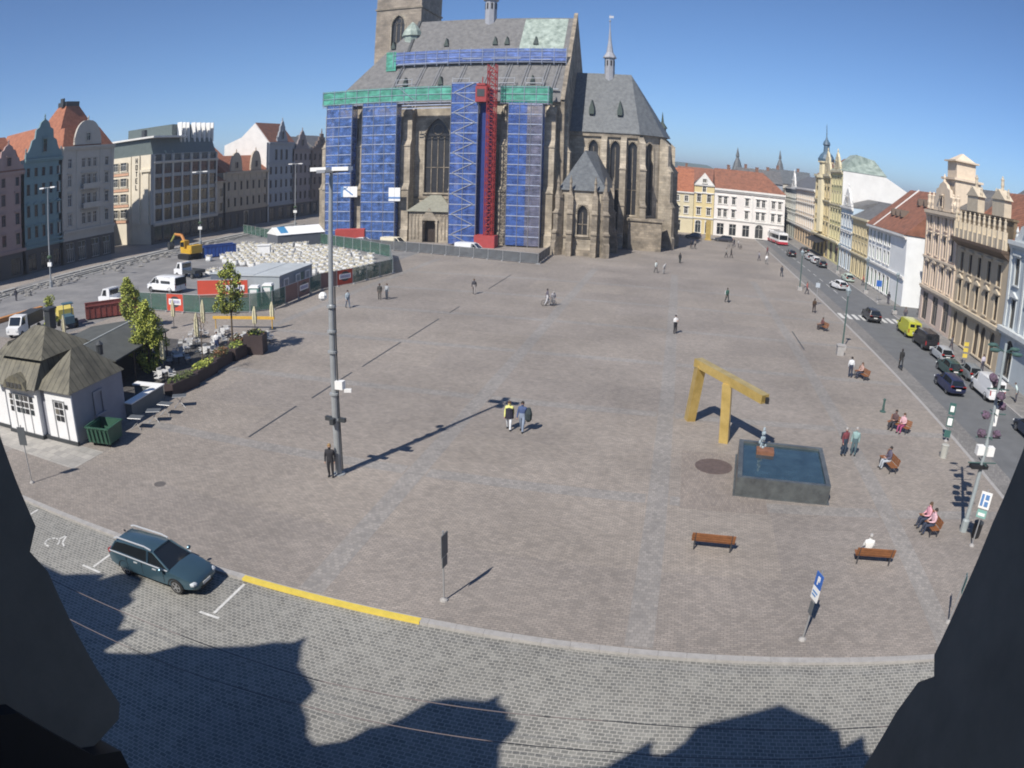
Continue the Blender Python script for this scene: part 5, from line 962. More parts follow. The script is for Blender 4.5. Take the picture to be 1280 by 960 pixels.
# ------------------------------------------------------------------ people
def human(pose):
    J={'pel':(0,0,.95),'bel':(0,0,1.10),'che':(0,0,1.33),'nec':(0,0,1.50),'hd0':(0,-.01,1.60),'hd1':(0,-.015,1.70)}
    st={'stand':(0.02,-.02,.05,.05),'walk':(.22,-.2,.16,-.14)}.get(pose,(0,0,0,0))
    E=[('pel','bel',2),('bel','che',1),('che','nec',1),('nec','hd0',0),('hd0','hd1',0)]
    R={'pel':.185,'bel':.18,'che':.2,'nec':.065,'hd0':.09,'hd1':.095}
    for s,nm in((1,'l'),(-1,'r')):
        f=st[0]*s
        if pose=='sit': J['hip'+nm]=(.1*s,0,.93); J['kne'+nm]=(.13*s,-.46,.93); J['ank'+nm]=(.13*s,-.5,.52); J['toe'+nm]=(.14*s,-.66,.47)
        elif pose=='bend': J['hip'+nm]=(.1*s,0,.9); J['kne'+nm]=(.13*s,-.05,.5); J['ank'+nm]=(.13*s,.03,.09); J['toe'+nm]=(.14*s,-.13,.03)
        else: J['hip'+nm]=(.1*s,0,.9); J['kne'+nm]=(.11*s,-f*.55-.04,.5); J['ank'+nm]=(.11*s,-f+ (.06 if f<0 else 0),.09); J['toe'+nm]=(.12*s,-f-.15,.035)
        J['sho'+nm]=(.19*s,0,1.43)
        a=-st[2]*s
        if pose in('sit','phone'): J['elb'+nm]=(.25*s,-.05,1.16); J['wri'+nm]=(.12*s,-.28,1.12 if pose=='sit' else 1.3); hd=(-.05*s,-.08,.02)
        else: J['elb'+nm]=(.245*s,-a*.5+.03,1.15); J['wri'+nm]=(.235*s,-a-.05,.92); hd=(0,-.02,-.08)
        J['pal'+nm]=tuple(J['wri'+nm][i]+hd[i] for i in range(3))
        R.update({'hip'+nm:.115,'kne'+nm:.082,'ank'+nm:.06,'toe'+nm:.045,'sho'+nm:.088,'elb'+nm:.062,'wri'+nm:.042,'pal'+nm:.036})
        E+=[('pel','hip'+nm,2),('hip'+nm,'kne'+nm,2),('kne'+nm,'ank'+nm,2),('ank'+nm,'toe'+nm,3),('che','sho'+nm,1),('sho'+nm,'elb'+nm,1),('elb'+nm,'wri'+nm,1),('wri'+nm,'pal'+nm,0)]
        for k in range(5):
            d=Vector(hd).normalized(); sd_=Vector((0,1,0)) if pose not in('sit','phone') else Vector((0,0,1))
            ln_=(.05,.078,.085,.08,.062)[k]; off=(k-2)*.017
            b0=Vector(J['pal'+nm])+sd_*off; 
            b1=b0+d*ln_*.6+(sd_*(-.03) if k==0 else Vector((0,0,0))); b2=b1+d*ln_*.5+Vector((-.012*s,0,0))
            J['f%d'%k+nm]=tuple(b1); J['g%d'%k+nm]=tuple(b2); R['f%d'%k+nm]=.0105; R['g%d'%k+nm]=.008
            E+=[('pal'+nm,'f%d'%k+nm,0),('f%d'%k+nm,'g%d'%k+nm,0)]
    if pose=='sit':   # lower everything to a 0.45 m seat
        J={k:(x,y,z-.42) for k,(x,y,z) in J.items()}
    if pose=='bend':
        for k in list(J):
            if J[k][2]>.95 and k not in('pel',): 
                x,y,z=J[k]; t=.5; zz=z-.95; J[k]=(x,y*math.cos(t)-zz*math.sin(t),.95+zz*math.cos(t)+y*math.sin(t))
    keys=list(J); me=bpy.data.meshes.new('sk'); me.from_pydata([J[k] for k in keys],[(keys.index(a),keys.index(b)) for a,b,_ in E],[])
    o=bpy.data.objects.new('sk',me); COL.objects.link(o); o.modifiers.new('s','SKIN'); sv=me.skin_vertices[0].data
    for i,k in enumerate(keys): sv[i].radius=(R[k],R[k]*(.72 if k in('che','bel','pel') else 1)); sv[i].use_root=(k=='pel')
    u=o.modifiers.new('u','SUBSURF'); u.levels=1; u.render_levels=1
    dg=bpy.context.evaluated_depsgraph_get(); dg.update(); nm_=bpy.data.meshes.new_from_object(o.evaluated_get(dg)); nm_.name='body'
    bpy.data.objects.remove(o)
    nm_.materials.clear()
    for _ in range(4): nm_.materials.append(M_black)
    segs=[(Vector(J[a]),Vector(J[b]),mi,R[a]) for a,b,mi in E]
    for p in nm_.polygons:
        c=Vector(p.center); best=None
        for a,b,mi,r in segs:
            ab=b-a; t=max(0,min(1,(c-a).dot(ab)/ab.length_squared)); d=(a+ab*t-c).length-r*.8
            if best is None or d<best[0]: best=(d,mi)
        p.material_index=best[1]; p.use_smooth=True
    hz=J['hd1']
    # nose, eyes, ears
    h=hz; f=MB().blob((h[0],h[1]-.098,h[2]-.03),.02,(.7,1,1.3),5,4).blob((h[0]-.1,h[1],h[2]-.03),.025,(.4,1,1.4),5,4).blob((h[0]+.1,h[1],h[2]-.03),.025,(.4,1,1.4),5,4)
    f.mat(3).blob((h[0]-.035,h[1]-.088,h[2]),.012,(1.2,.6,.8),5,4).blob((h[0]+.035,h[1]-.088,h[2]),.012,(1.2,.6,.8),5,4).box(h[0]-.025,h[1]-.094,h[2]-.068,h[0]+.025,h[1]-.08,h[2]-.06)
    fm2=f.mesh('face',[M_black]*4); b=bmesh.new(); b.from_mesh(nm_); b.from_mesh(fm2); b.to_mesh(nm_); b.free()
    return nm_,hz
HUM={k:human(k) for k in('stand','walk','sit','phone','bend')}
SK=mat('skin',(.42,.25,.18),.6,.08,4); HAIRS={'d':mat('hair_dark',(.02,.015,.012),.6),'b':mat('hair_brown',(.08,.045,.025),.6),'g':mat('hair_grey',(.35,.34,.33),.6),'l':mat('hair_blond',(.28,.18,.08),.6)}
CL={}
def cloth(c):
    if c not in CL: CL[c]=mat('cloth_%d'%len(CL),c,.85,.12,4)
    return CL[c]
hairm={}
def person(x,y,rot,pose,top,trou,label,hair='b',sc_=1.0,z=0,hat=None,long=False,skirt=None,bag=None,coat=None):
    me,h=HUM[pose]; o=put('person',me,None,(x,y,z),rot); o.scale=(sc_,)*3
    for i,m_ in enumerate((SK,cloth(top),cloth(trou),M_black)): o.material_slots[i].link='OBJECT'; o.material_slots[i].material=m_
    tag(o,label,'person','people on the square')
    k=(pose,long)
    if k not in hairm:
        m=MB().blob((h[0],h[1]+.022,h[2]+.0),.108,(.93,1.03,1.12),10,7)
        m.v=[(a,b if b>h[1]-.06 or c>h[2]+.03 else h[1]-.045,c) for a,b,c in m.v]
        if long: m.blob((h[0],h[1]+.07,h[2]-.12),.1,(.95,.55,1.5),8,6)
        hairm[k]=m.mesh('hair',[M_black],smooth=True)
    hr=put('hair',hairm[k],o); hr.material_slots[0].link='OBJECT'; hr.material_slots[0].material=HAIRS[hair]
    if coat: MB().lathe([(.27,0),(.25,.35),(.23,.5),(.25,.62),(.08,.72)],(0,0,.78),10).build('coat',cloth(coat),o).scale=(1,.78,1)
    if skirt: MB().lathe([(.26,0),(.15,.45)],(0,0,.55),12).build('skirt',cloth(skirt),o)
    if hat: MB().lathe([(.13,0),(.125,.06),(.09,.11),(.02,.13)],(h[0],h[1],h[2]+.03),10).build('hat',cloth(hat),o)
    if bag: MB().box(-.17,.12,1.0,.17,.30,1.42).build('backpack',cloth(bag),o)
    return o
N_=PI  # facing north (away)
bk=(.02,.02,.025); jn=(.06,.09,.15); wt=(.7,.7,.7); gy=(.2,.2,.2)
person(-15.6,29.3,.2,'stand',bk,(.025,.025,.03),'person in black standing right beside the tall floodlight mast','l')
person(-8.75,38.75,.1,'walk',(.6,.6,.2),(.65,.68,.72),'woman in white trousers, yellow top and dark open jacket walking beside a man','b',.98,long=True,coat=(.02,.02,.035))
bpy.data.objects['coat'].scale=(1.05,.82,.95)
o=person(-7.95,38.65,-.1,'walk',(.05,.08,.18),(.22,.27,.36),'man in blue jacket and light jeans walking beside the woman in white','d',1.03)
MB().lathe([(.1,0),(.2,.15),(.22,.5),(.12,.8)],(.33,.1,.62),8).build('carried_jacket',cloth((.03,.045,.05)),o)
person(-31.75,73.4,.3,'stand',(.05,.05,.05),(.1,.09,.08),'left one of two people standing in front of the site fence','d')
person(-30.95,73.6,-.3,'stand',(.30,.32,.34),(.06,.07,.09),'right one of the pair by the site fence, in a pale top','b')
person(-33.1,67.9,.9,'walk',(.32,.38,.42),(.12,.15,.2),'person in light blue with a backpack near the red banners','d',1.05,bag=(.05,.05,.06))
person(-22.7,80.1,.2,'walk',(.04,.04,.05),(.28,.26,.25),'lone walker in a dark top and pale trousers by the far slot drain','b')
person(.6,67.8,.6,'phone',(.62,.62,.62),bk,'lone person in a white top walking in the middle of the square','d')
person(7.0,87.7,.5,'walk',(.03,.09,.07),(.02,.03,.03),'person in dark green with a white bag in the upper middle of the square','d',bag=(.6,.6,.6))
person(1.1,122.4,2.5,'stand',bk,(.02,.03,.03),'person in black alone near the apse of the church','d')
person(-2.6,108.3,.9,'walk',(.55,.6,.58),(.1,.1,.1),'left of two people with a white pushchair near the choir','b'); person(-1.4,107.6,.9,'bend',(.5,.5,.5),(.3,.3,.3),'right of two people bending over a white pushchair near the choir','g')
person(3.5,148.1,.3,'walk',bk,bk,'left walker of a dark-clothed pair past the church shadow','d'); person(4.3,148.2,.3,'walk',(.2,.18,.16),bk,'right walker of a dark-clothed pair past the church shadow','b')
person(10.2,137.6,1.2,'walk',(.3,.3,.28),bk,'left person of a far pair right of the church shadow','b'); person(11.2,137.9,1.2,'walk',(.03,.03,.03),bk,'right person of a far pair right of the church shadow','d')
person(17.7,133,.2,'walk',(.7,.7,.7),gy,'far person in a bright white top near the street','g')
person(18.4,117.5,.2,'walk',(.04,.04,.05),(.03,.04,.06),'dark-clothed person near the lamp with the pedestal','d')
person(18.2,86.4,PI,'walk',(.06,.035,.02),(.04,.03,.03),'person in brown walking by the kerb opposite the crossing','d')
person(16.1,57.3,2.8,'stand',(.6,.62,.64),(.03,.04,.07),'person in a white top standing beside a seated companion','d')
person(13.3,30.2,0,'stand',gy,gy,'x','b') if False else None
person(22.7,62.3,PI,'walk',(.02,.02,.02),(.03,.03,.03),'rider in black on a scooter in the street','d',1.02,z=-.0)
person(11.45,39.25,.4,'stand',(.16,.04,.05),(.03,.05,.08),'white-haired person in a dark red top, left of an old couple','g',.98,bag=(.05,.05,.06))
person(12.15,39.35,-.3,'stand',(.22,.33,.33),(.08,.13,.15),'white-haired person in a pale teal shirt, right of an old couple','g',1.0)
person(-35.9,47.6,.6,'stand',wt,(.03,.05,.12),'waiter in a white top and blue trousers on the terrace','b')
for x,y,p,t,l in((19.9,101,'walk',(.35,.12,.1),'person walking on the plaza edge near the pedestal lamp'),(16.8,138,'walk',(.3,.3,.35),'far walker beside the street, right of another'),(20,150,'walk',(.2,.05,.05),'distant person in dark red near the bus'),(14.5,160,'stand',(.5,.5,.5),'distant person in grey at the far end'),(13.6,161,'walk',bk,'distant dark figure at the far end by bicycles'),(33.5,118,'walk',(.4,.1,.1),'pedestrian on the far pavement beside the cream house'),(33,100.5,'walk',bk,'pedestrian at the side street corner'),(33.2,64,'stand',(.45,.42,.5),'pedestrian in pale lilac on the pavement beside the white van'),(32.5,72,'walk',(.1,.1,.12),'pedestrian in black on the pavement behind the silver car'),(32.6,54,'bend',(.5,.6,.6),'pedestrian bending on the pavement right of the white van'),(31.7,88,'walk',(.12,.1,.1),'pedestrian waiting at the crossing'),(-92,139.2,'walk',(.5,.06,.1),'person in a bright red jacket at the far left of the yard'),(-86.8,56,'bend',(.3,.45,.1),'worker stooping in the trench at the far left'),(-84,60,'stand',(.02,.02,.03),'worker in dark clothes by the trench')):
    person(x,y,rnd.uniform(0,6),p,t,(.05,.05,.07),l,'b')
# scooter
sc_=thing('kick_scooter','small electric scooter under the rider in black','scooter',(22.7,62.3,-.112),0); MB().box(-.08,-.45,.12,.08,.4,.17).tube((0,-.45,.15),(0,-.38,1.1),.02).tube((-.22,-.38,1.1),(.22,-.38,1.1),.018).build('frame',M_dmetal,sc_)
for y in(-.5,.45): q=MB().lathe([(.09,-.02),(.09,.02)],n=10); q.v=[(b,a+y,c+.09) if 0 else (c,a+y,b+.09) for a,b,c in q.v]; q.build('wheel',M_black,sc_)
# ------------------------------------------------------------------ benches
bl=mat('bench_leg',(.05,.05,.055),.5)
def bench(x,y,rot,label,first=[]):
    if first: return dup(first[0],None,(x,y,0),rot,label)
    b=thing('park_bench',label,'bench',(x,y,0),rot,'wooden benches on the square'); m=MB()
    for i in range(4): m.box(-.95,-.24+i*.125,.42,.95,-.24+i*.125+.1,.46)
    m.build('seat',M_wood,b); m=MB()
    for i in range(3): m.cbox((0,.27+i*.03,.55+i*.13),(1.9,.035,.11),0,-.2)
    m.build('backrest',M_wood,b)
    for s_ in(-1,1):
        MB().box(s_*.8-.03,-.24,0,s_*.8+.03,-.18,.42).box(s_*.8-.03,.2,0,s_*.8+.03,.26,.42).box(s_*.8-.03,-.24,.38,s_*.8+.03,.26,.42).tube((s_*.8,.25,.4),(s_*.8,.35,.88),.025).build('leg',bl,b)
    first.append(b); return b
bench(2.9,27.1,PI-.05,'empty wooden bench in the foreground, seen from behind'); bench(10.4,26.5,PI-.1,'wooden bench in the foreground with one person in white sitting on it')
person(10.05,26.6,PI-.1,'sit',(.7,.7,.68),(.55,.55,.55),'person in white sitting on the bench, back towards us','g')
def seat(x,y,rot,ppl):
    bench(x,y,rot,ppl[0][3])
    for dx,t,tr,_,l,hh,lg in ppl:
        c,s_=math.cos(rot),math.sin(rot); person(x+dx*c,y+dx*s_,rot,'sit',t,tr,l,hh,long=lg)
W_=-PI/2
seat(14.4,29.8,W_+.1,[(-.3,(.6,.3,.36),(.03,.04,.07),'bench nearest the right lamp post, two people in pink on it','left of two people in pink tops on the bench near the lamp post','b',True),(.4,(.58,.38,.42),(.03,.04,.07),'','right of two people in pink tops on the bench near the lamp post','d',False)])
seat(14.1,37.6,W_+.15,[(0,(.10,.09,.13),(.35,.38,.42),'bench with a person in dark plaid, between fountain and street','person in a dark top on the bench right of the old couple','d',False)])
seat(16.9,44.5,W_+.7,[(-.4,(.1,.06,.06),(.04,.04,.05),'bench below the short bollard with two people','left person in dark brown on the bench below the bollard','d',False),(.35,(.55,.35,.38),(.3,.06,.14),'','right person in pale pink on the bench below the bollard','b',True)])
seat(17.2,57.4,W_+.3,[(0,(.42,.28,.24),(.03,.035,.06),'farthest occupied bench near the kerb','person in a rosy top on the farthest occupied bench','b',True)])
seat(17.3,76.4,W_+.3,[(0,(.12,.05,.05),(.05,.04,.04),'bench in front of the street with one crouched sitter','person in dark red seated on the bench below the brown walker','d',False)])
# cyclist / parked bicycle with couple in mid square
def bike(x,y,rot,label,first=[]):
    if first: return dup(first[0],None,(x,y,0),rot,label)
    b=thing('bicycle',label,'bicycle',(x,y,0),rot,'bicycles'); 
    MB().path([(-.5,0,.33),(-.1,0,.3),(.38,0,.75),(-.2,0,.75),(-.1,0,.3)],.02).path([(-.5,0,.33),(-.2,0,.75),(-.22,0,.9)],.018).path([(.5,0,.33),(.36,0,.95),(.3,.22,.98)],.018).path([(.36,0,.95),(.3,-.22,.98)],.018).build('frame',M_dmetal,b)
    for x_ in(-.5,.5):
        q=MB(); n=16
        for i in range(n): a,c=2*PI*i/n,2*PI*(i+1)/n; q.tube((x_+.32*math.cos(a),0,.33+.32*math.sin(a)),(x_+.32*math.cos(c),0,.33+.32*math.sin(c)),.022,n=4)
        for i in range(6): a=PI*i/6; q.tube((x_-.3*math.cos(a),0,.33-.3*math.sin(a)),(x_+.3*math.cos(a),0,.33+.3*math.sin(a)),.006,n=3)
        q.build('wheel',M_black,b)
    MB().box(-.34,-.06,.88,-.1,.06,.94).build('saddle',M_black,b); first.append(b); return b
bike(-13.2,76.2,.3,'bicycle ridden in the middle of the square before the church')
person(-13.35,76.15,PI/2+.3,'walk',(.10,.09,.12),(.5,.5,.52),'cyclist in dark top and pale trousers before the church','d',1.0,z=.12)
person(-12.8,76.7,.3,'bend',(.35,.35,.38),(.3,.3,.32),'companion stooping beside the cyclist before the church','g',.95)
for i,(x,y,l) in enumerate(((12.6,158,'bicycle parked at the far end, left of the racks'),(14.8,157,'bicycle parked at the far end by the grey figure'),(-.5,170,'bicycle leaning near the cream house front'),(1.0,171,'bicycle parked beside the leaning one by the house front'),(30.9,55.2,'bicycle on the pavement side of the white van') )): bike(x,y,i*1.1,l)
# ------------------------------------------------------------------ fountain
Gd=mat('gold_leaf',(.56,.40,.12),.3,.12,1.2,metal=.5,c2=(.64,.48,.18))
gs=thing('golden_sculpture','golden angular fountain sculpture, two leaning legs and a beam','fountain sculpture',(2.8,41.8,0))
def bar(mb,a,b,w_,h_):
    a,b=Vector(a)-Vector((2.8,41.8,0)),Vector(b)-Vector((2.8,41.8,0)); d=b-a; L_=d.length; q=d.to_track_quat('X','Z'); M_=Matrix.Translation((a+b)/2)@q.to_matrix().to_4x4()
    vs=[M_@Vector((sx*L_/2,sy*w_/2,sz*h_/2)) for sx,sy,sz in((-1,-1,-1),(1,-1,-1),(1,1,-1),(-1,1,-1),(-1,-1,1),(1,-1,1),(1,1,1),(-1,1,1))]
    return mb.add(vs,[(0,3,2,1),(4,5,6,7),(0,1,5,4),(1,2,6,5),(2,3,7,6),(3,0,4,7)])
bar(MB(),(1.85,43.5,-.1),(2.15,42.5,3.9),.55,.62).build('leg',Gd,gs); bar(MB(),(3.95,40.1,-.1),(3.72,40.15,3.55),.62,.55).build('leg',Gd,gs)
bar(MB(),(1.95,42.75,4.0),(5.75,37.75,3.55),.58,.5).build('beam',Gd,gs); MB().cbox((3.1,-4.22,1.73+.0),(.2,.3,.3)).build('beam_mouth',M_black,gs).location=(-.05,.0,1.8)
fb=thing('fountain_basin','rectangular dark stone fountain basin filled with blue water','fountain',(6.9,35.2,0),RD(-5))
M_bas=mat('basin_stone',(.06,.065,.07),.35,.2,1.5,c2=(.09,.10,.10)); M_wat=mat('water',(.03,.055,.07),.05,.35,1.1,bump=.35,spec=.6)
m=MB().box(-2.5,-2.7,0,2.5,-2.45,1.0).box(-2.5,2.45,0,2.5,2.7,1.0).box(-2.5,-2.449,0,-2.25,2.449,1.0).box(2.25,-2.449,0,2.5,2.449,1.0).box(-2.249,-2.449,0,2.249,2.449,.3); m.build('basin_wall',M_bas,fb)
MB().box(-2.248,-2.448,.31,2.248,2.448,.88).build('water',M_wat,fb)
MB().box(-2.6,-2.8,0,2.6,2.8,.03).build('plinth',M_bas,fb)
MB().box(-1.5,.9,.4,-.5,1.7,1.08).build('spout_block',mat('corten',(.20,.09,.05),.7,.3,3),fb)
sp_=MB()
for i in range(26): a=rnd.uniform(0,6.28); k=rnd.random(); sp_.blob((-1.2+.3*k*math.cos(a),1.75+.3*k*math.sin(a),.9+rnd.random()*(1-k)*1.3),rnd.uniform(.04,.1),(1,1,1.5),5,4)
sp_.build('splash',mat('splashing_water',(.45,.55,.60),.2,.3,8,alpha=.6),fb)
tag(MB().lathe([(1.05,0),(1.05,.02)],(0,0,0),32).build('round_grate',mat('porphyry',(.10,.075,.07),.8,.25,3),loc=(3.2,36.2,.0075)),'round dark brown stone disc set in the paving beside the basin','paving disc')
# golden slab
tag(MB().prism([(-.6,0),(.6,0),(.6,4.7),(-.6,4.7)],'y',-.3,.3).box(-.85,-.5,0,.85,.5,.25).build('golden_slab',Gd,loc=(8.0,171.7,0)),'tall golden slab standing at the far north end of the square','sculpture')
# ------------------------------------------------------------------ tall lights
M_mast=mat('mast_grey',(.34,.36,.37),.5,.12,2,metal=.3)
fl=thing('floodlight_mast','tall grey floodlight mast with two white lamp arms and boxes','floodlight mast',(-15.4,29.8,0))
m=MB().lathe([(.34,0),(.34,.04),(.17,.05),(.17,4.2),(.145,4.25),(.145,8.6),(.12,8.65),(.09,14.9)],n=12)
for z in(4.2,8.5,7.3,6.3,2.9): m.lathe([(.24,0),(.24,.1)],(0,0,z),12)
m.build('mast',M_mast,fl); MB().tube((.24,0,.2),(.2,0,9.5),.035).build('cable_duct',M_dmetal,fl)
q=MB().tube((-.9,0,14.9),(.9,0,14.9),.05).tube((0,-.75,14.86),(0,.75,14.86),.05).build('cross_arm',M_dmetal,fl)
for x,y,r in((-.58,0,0),(.58,0,0)): MB().box(x-.42,-.25,14.92,x+.42,.25,15.1).build('lamp_head',M_white,fl)
for y in(-.7,.7): MB().box(-.22,y-.35,14.84,.22,y+.35,14.98).build('lamp_head',M_metal,fl)
MB().box(.14,-.2,4.55,.55,.15,4.95).cbox((.75,.0,4.5),(.35,.16,.16),.3).build('camera_box',M_white,fl); MB().box(-.55,-.1,2.85,-.2,.1,3.05).box(.2,-.1,2.85,.55,.1,3.05).box(-.1,-.5,2.8,.1,-.2,3.1).build('bracket',M_dmetal,fl)
MB().blob((-.45,0,9.0),.22).build('speaker',M_white,fl)
def streetmast(x,y,h,label,first=[]):
    if first: o=dup(first[0],None,(x,y,0),0,label); o.scale=(1,1,h/15.3); return o
    b=thing('street_lamp',label,'street lamp',(x,y,0),0,'tall street lamps on the west side'); MB().lathe([(.3,0),(.3,.9),(.14,1),(.12,7),(.07,15.2)],n=8).build('mast',M_mast,b)
    MB().tube((-1.6,0,15.2),(1.6,0,15.2),.05).build('arm',M_mast,b)
    for s_ in(1,-1): MB().box(s_*1.5-.6,-.22,15.1,s_*1.5+.6,.22,15.3).build('lamp_head',M_white,b)
    MB().blob((0,0,4.6),.45,(1,1,.7)).build('flower_basket',mat('basket',(.05,.09,.05),.9),b); MB().box(-.5,-.12,3.2,.5,.12,3.8).build('box',M_white,b)
    first.append(b); return b
streetmast(-87.0,70,15.3,'leftmost tall street lamp, in front of the teal house'); streetmast(-92.4,118.2,15.3,'tall street lamp in front of the grey hotel'); streetmast(-91.9,158,15.9,'tall street lamp in front of the blue-grey gabled house')
tag(MB().tube((0,0,0),(0,0,17),.16,.12,8).build('flag_pole',mat('pole_pink',(.45,.38,.37),.6),loc=(-74.3,140.5,0)),'thin pale pinkish pole left of the church corner','pole')
# right lamp with baskets, speakers
lr=thing('lamp_post','ornate dark green lamp post with flower baskets and boxes, right foreground','lamp post',(16.65,29.7,0)); M_gr=mat('post_green',(.05,.10,.09),.5,.15,3)
MB().lathe([(.22,0),(.22,.6),(.13,.7),(.11,3.6),(.08,9.6)],n=10).build('pole',mat('post_grey',(.30,.34,.35),.5,.15,2),lr)
for z,l in((3.7,.9),(5.0,.8),(6.2,.8),(7.4,.7)):
    MB().tube((-l,0,z),(l,0,z),.035).tube((0,-l*.6,z+.05),(0,l*.6,z+.05),.03).build('bracket',M_gr,lr)
FB=mat('flowers_dark',(.05,.07,.04),.9,.5,9,c2=(.12,.07,.12)); 
for x,y,z in((-.5,0,5.2),(.5,0,5.2),(-.45,0,6.1),(.45,0,6.6),(0,-.4,7.2),(0,.4,7.6),(-.4,.1,7.9)): MB().blob((x,y,z),.27,(1,1,.75),9,6,.2).build('flower_basket',FB,lr)
for x,z in((-.35,4.35),(.3,4.3)): MB().box(x-.22,-.2,z-.2,x+.22,.15,z+.25).build('box',M_white,lr)
MB().box(-.7,-.25,3.45,.35,.2,3.62).build('camera_bracket',M_black,lr)
for a in range(4): MB().blob((.9*math.cos(a*PI/2+.4),.9*math.sin(a*PI/2+.4),9.3),.22,(1.6,.7,.5)).tube((0,0,9.2),(.9*math.cos(a*PI/2+.4),.9*math.sin(a*PI/2+.4),9.35),.025).build('lamp_head',M_gr,lr)
MB().box(.1,-.05,5.6,.3,.05,6.6).build('sign_plate',M_white,lr)
# other street lamps east
def lamp(x,y,h,label,first=[]):
    if first: o=dup(first[0],None,(x,y,0),0,label); o.scale=(1,1,h/6); return o
    b=thing('lamp_post',label,'lamp post',(x,y,0),0,'small lamp posts along the street'); MB().lathe([(.25,0),(.25,.4),(.09,.6),(.06,5.3)],n=8).build('pole',M_gr,b)
    MB().lathe([(.12,5.3),(.3,5.8),(.34,5.85),(.1,6.15),(.02,6.3)],n=8).build('lantern',mat('lantern',(.25,.3,.32),.3),b); MB().box(-.35,-.35,0,.35,.35,.55).build('pedestal',M_kerb,b); first.append(b); return b
lamp(17.7,67.6,6.6,'lamp post with stone pedestal on the plaza beside the street'); lamp(31.4,92.2,5.5,'lamp post at the pavement corner by the crossing'); lamp(31.5,109,5.5,'lamp post before the green-windowed house'); lamp(19.3,104,5.8,'lamp post with pedestal farther along the plaza edge'); lamp(31.6,131,5.5,'lamp post near the blue house')
# signs
def sign(nm,label,x,y,h,plates,rot=0,base=True,pm=None,cat='sign'):
    c=thing(nm,label,cat,(x,y,0 if x<21.3 else 0),rot); MB().tube((0,0,0),(0,0,h),.035,n=8).build('post',pm or M_metal,c)
    if base: MB().lathe([(.16,0),(.14,.06),(.05,.12)],n=10).build('base',M_kerb,c)
    for kind,z,w_,hh,m_,art in plates:
        if kind=='disc': q=MB().lathe([(w_/2,-.02),(w_/2,.02)],n=20); q.v=[(a,c_-.06,b_+z) for a,b_,c_ in q.v]; p=q.build('sign_plate',m_,c)
        else: p=MB().box(-w_/2,-.07,z-hh/2,w_/2,-.04,z+hh/2).build('sign_plate',m_,c)
        if art:
            q=MB()
            for (x0,z0_,x1,z1_) in art: q.box(x0,-.09,z+z0_,x1,-.072,z+z1_)
            q.build('sign_print',M_white if m_!=M_white else mat('print_blue',(.10,.22,.45)),p)
    return c
BL=mat('sign_blue',(.03,.12,.42),.5,.05); GP=mat('sign_back',(.10,.11,.12),.5,.1)
parr=[(-.05,-.16,-.0,.16),(-.0,.1,.1,.16),(.06,-.0,.11,.1),(-.0,-.02,.1,.04)]
sign('parking_sign','grey-backed road sign edge-on in the middle foreground, by the kerb',-6.9,20.8,3.0,[('box',2.45,.5,.9,GP,None),('box',1.75,.4,.4,GP,None)],RD(83))
sign('parking_sign','blue and white sign seen at a slant near the kerb, right of centre',6.3,20.6,3.0,[('box',2.6,.5,.55,BL,parr),('box',2.05,.5,.5,M_white,[(-.18,.05,.18,.1),(-.18,-.08,.1,-.03)]),('box',1.45,.25,.5,GP,None)],RD(-72))
sign('road_sign','dark road sign beside the white kiosk at the left edge',-30.6,20.9,3.3,[('box',2.7,.55,1.0,GP,None)],RD(20))
sign('road_sign','small dark sign peeking beside the right stone pier',13.0,21.6,2.2,[('box',1.85,.5,.7,mat('sign_teal',(.04,.12,.13),.5),None)],RD(70))
sg=sign('info_board','slanted board with white and green lists beside the litter bin',16.6,28.1,3.0,[('box',2.45,.62,.85,M_white,[(-.25,-.3,-.1,.3),(-.02,.05,.2,.3),(-.02,-.3,.2,-.05)]),('box',1.75,.55,.4,mat('sign_mint',(.20,.40,.36),.5),[(-.2,-.1,.2,.05)])],RD(-35),cat='sign')
sign('info_pylon','slim dark green pylon with two small white notices by the kerb',20.4,43.0,2.7,[('box',2.3,.5,.8,mat('pylon_green',(.04,.11,.10),.5),[(-.15,-.2,.15,.2)]),('box',1.4,.5,.7,mat('pylon_green',(.04,.11,.10)),[(-.18,-.25,.18,.25)]),('box',.55,.5,.5,mat('pylon_green',(.04,.11,.10)),None)],RD(-20),cat='pylon')
sign('tram_sign','small square sign on a pole at the plaza edge opposite the taxi',19.6,92,3.2,[('box',2.7,.6,.6,mat('sign_pale',(.4,.45,.5),.5),None)],0)
sign('blue_sign','blue direction sign on the pavement by the side street',31.5,101.5,3.2,[('box',2.7,.9,.9,BL,None)],0)
sign('road_sign','yellow-striped construction sign on the pavement beside the green hatchback',31.9,66.5,2.6,[('box',2.1,.6,.4,M_yellow,None),('box',1.5,.6,.4,M_yellow,None),('box',.9,.6,.4,M_yellow,None)],0)
tag(MB().lathe([(.26,0),(.26,.06),(.1,.1),(.09,.85),(.13,.9),(.1,1.0)],n=10).build('bollard',M_gr,loc=(16.8,48.5,0)),'short dark bollard on a pale base above the second bench','bollard')
bn=thing('litter_bin','dark cylindrical litter bin at the foot of the slanted board','litter bin',(17.15,29.0,0)); MB().lathe([(.2,0),(.25,.1),(.27,.8)],n=14).build('bin_body',M_black,bn); MB().lathe([(.29,.8),(.29,.86),(.1,.95)],n=14).build('lid',M_dmetal,bn)
tag(MB().lathe([(.25,0),(.28,.8),(.3,.85),(.2,.9)],n=12).build('litter_bin',mat('bin_pale',(.4,.4,.36),.6),loc=(19.0,39.9,0)),'pale round litter bin beside the shadow of the ornate lamp','litter bin')
tag(MB().box(-.35,-.35,0,.35,.35,.9).box(-.4,-.4,.9,.4,.4,1.0).build('stone_pedestal',M_kerb,loc=(16.9,65.2,0)),'pale square stone pedestal beside the plaza lamp post','pedestal')
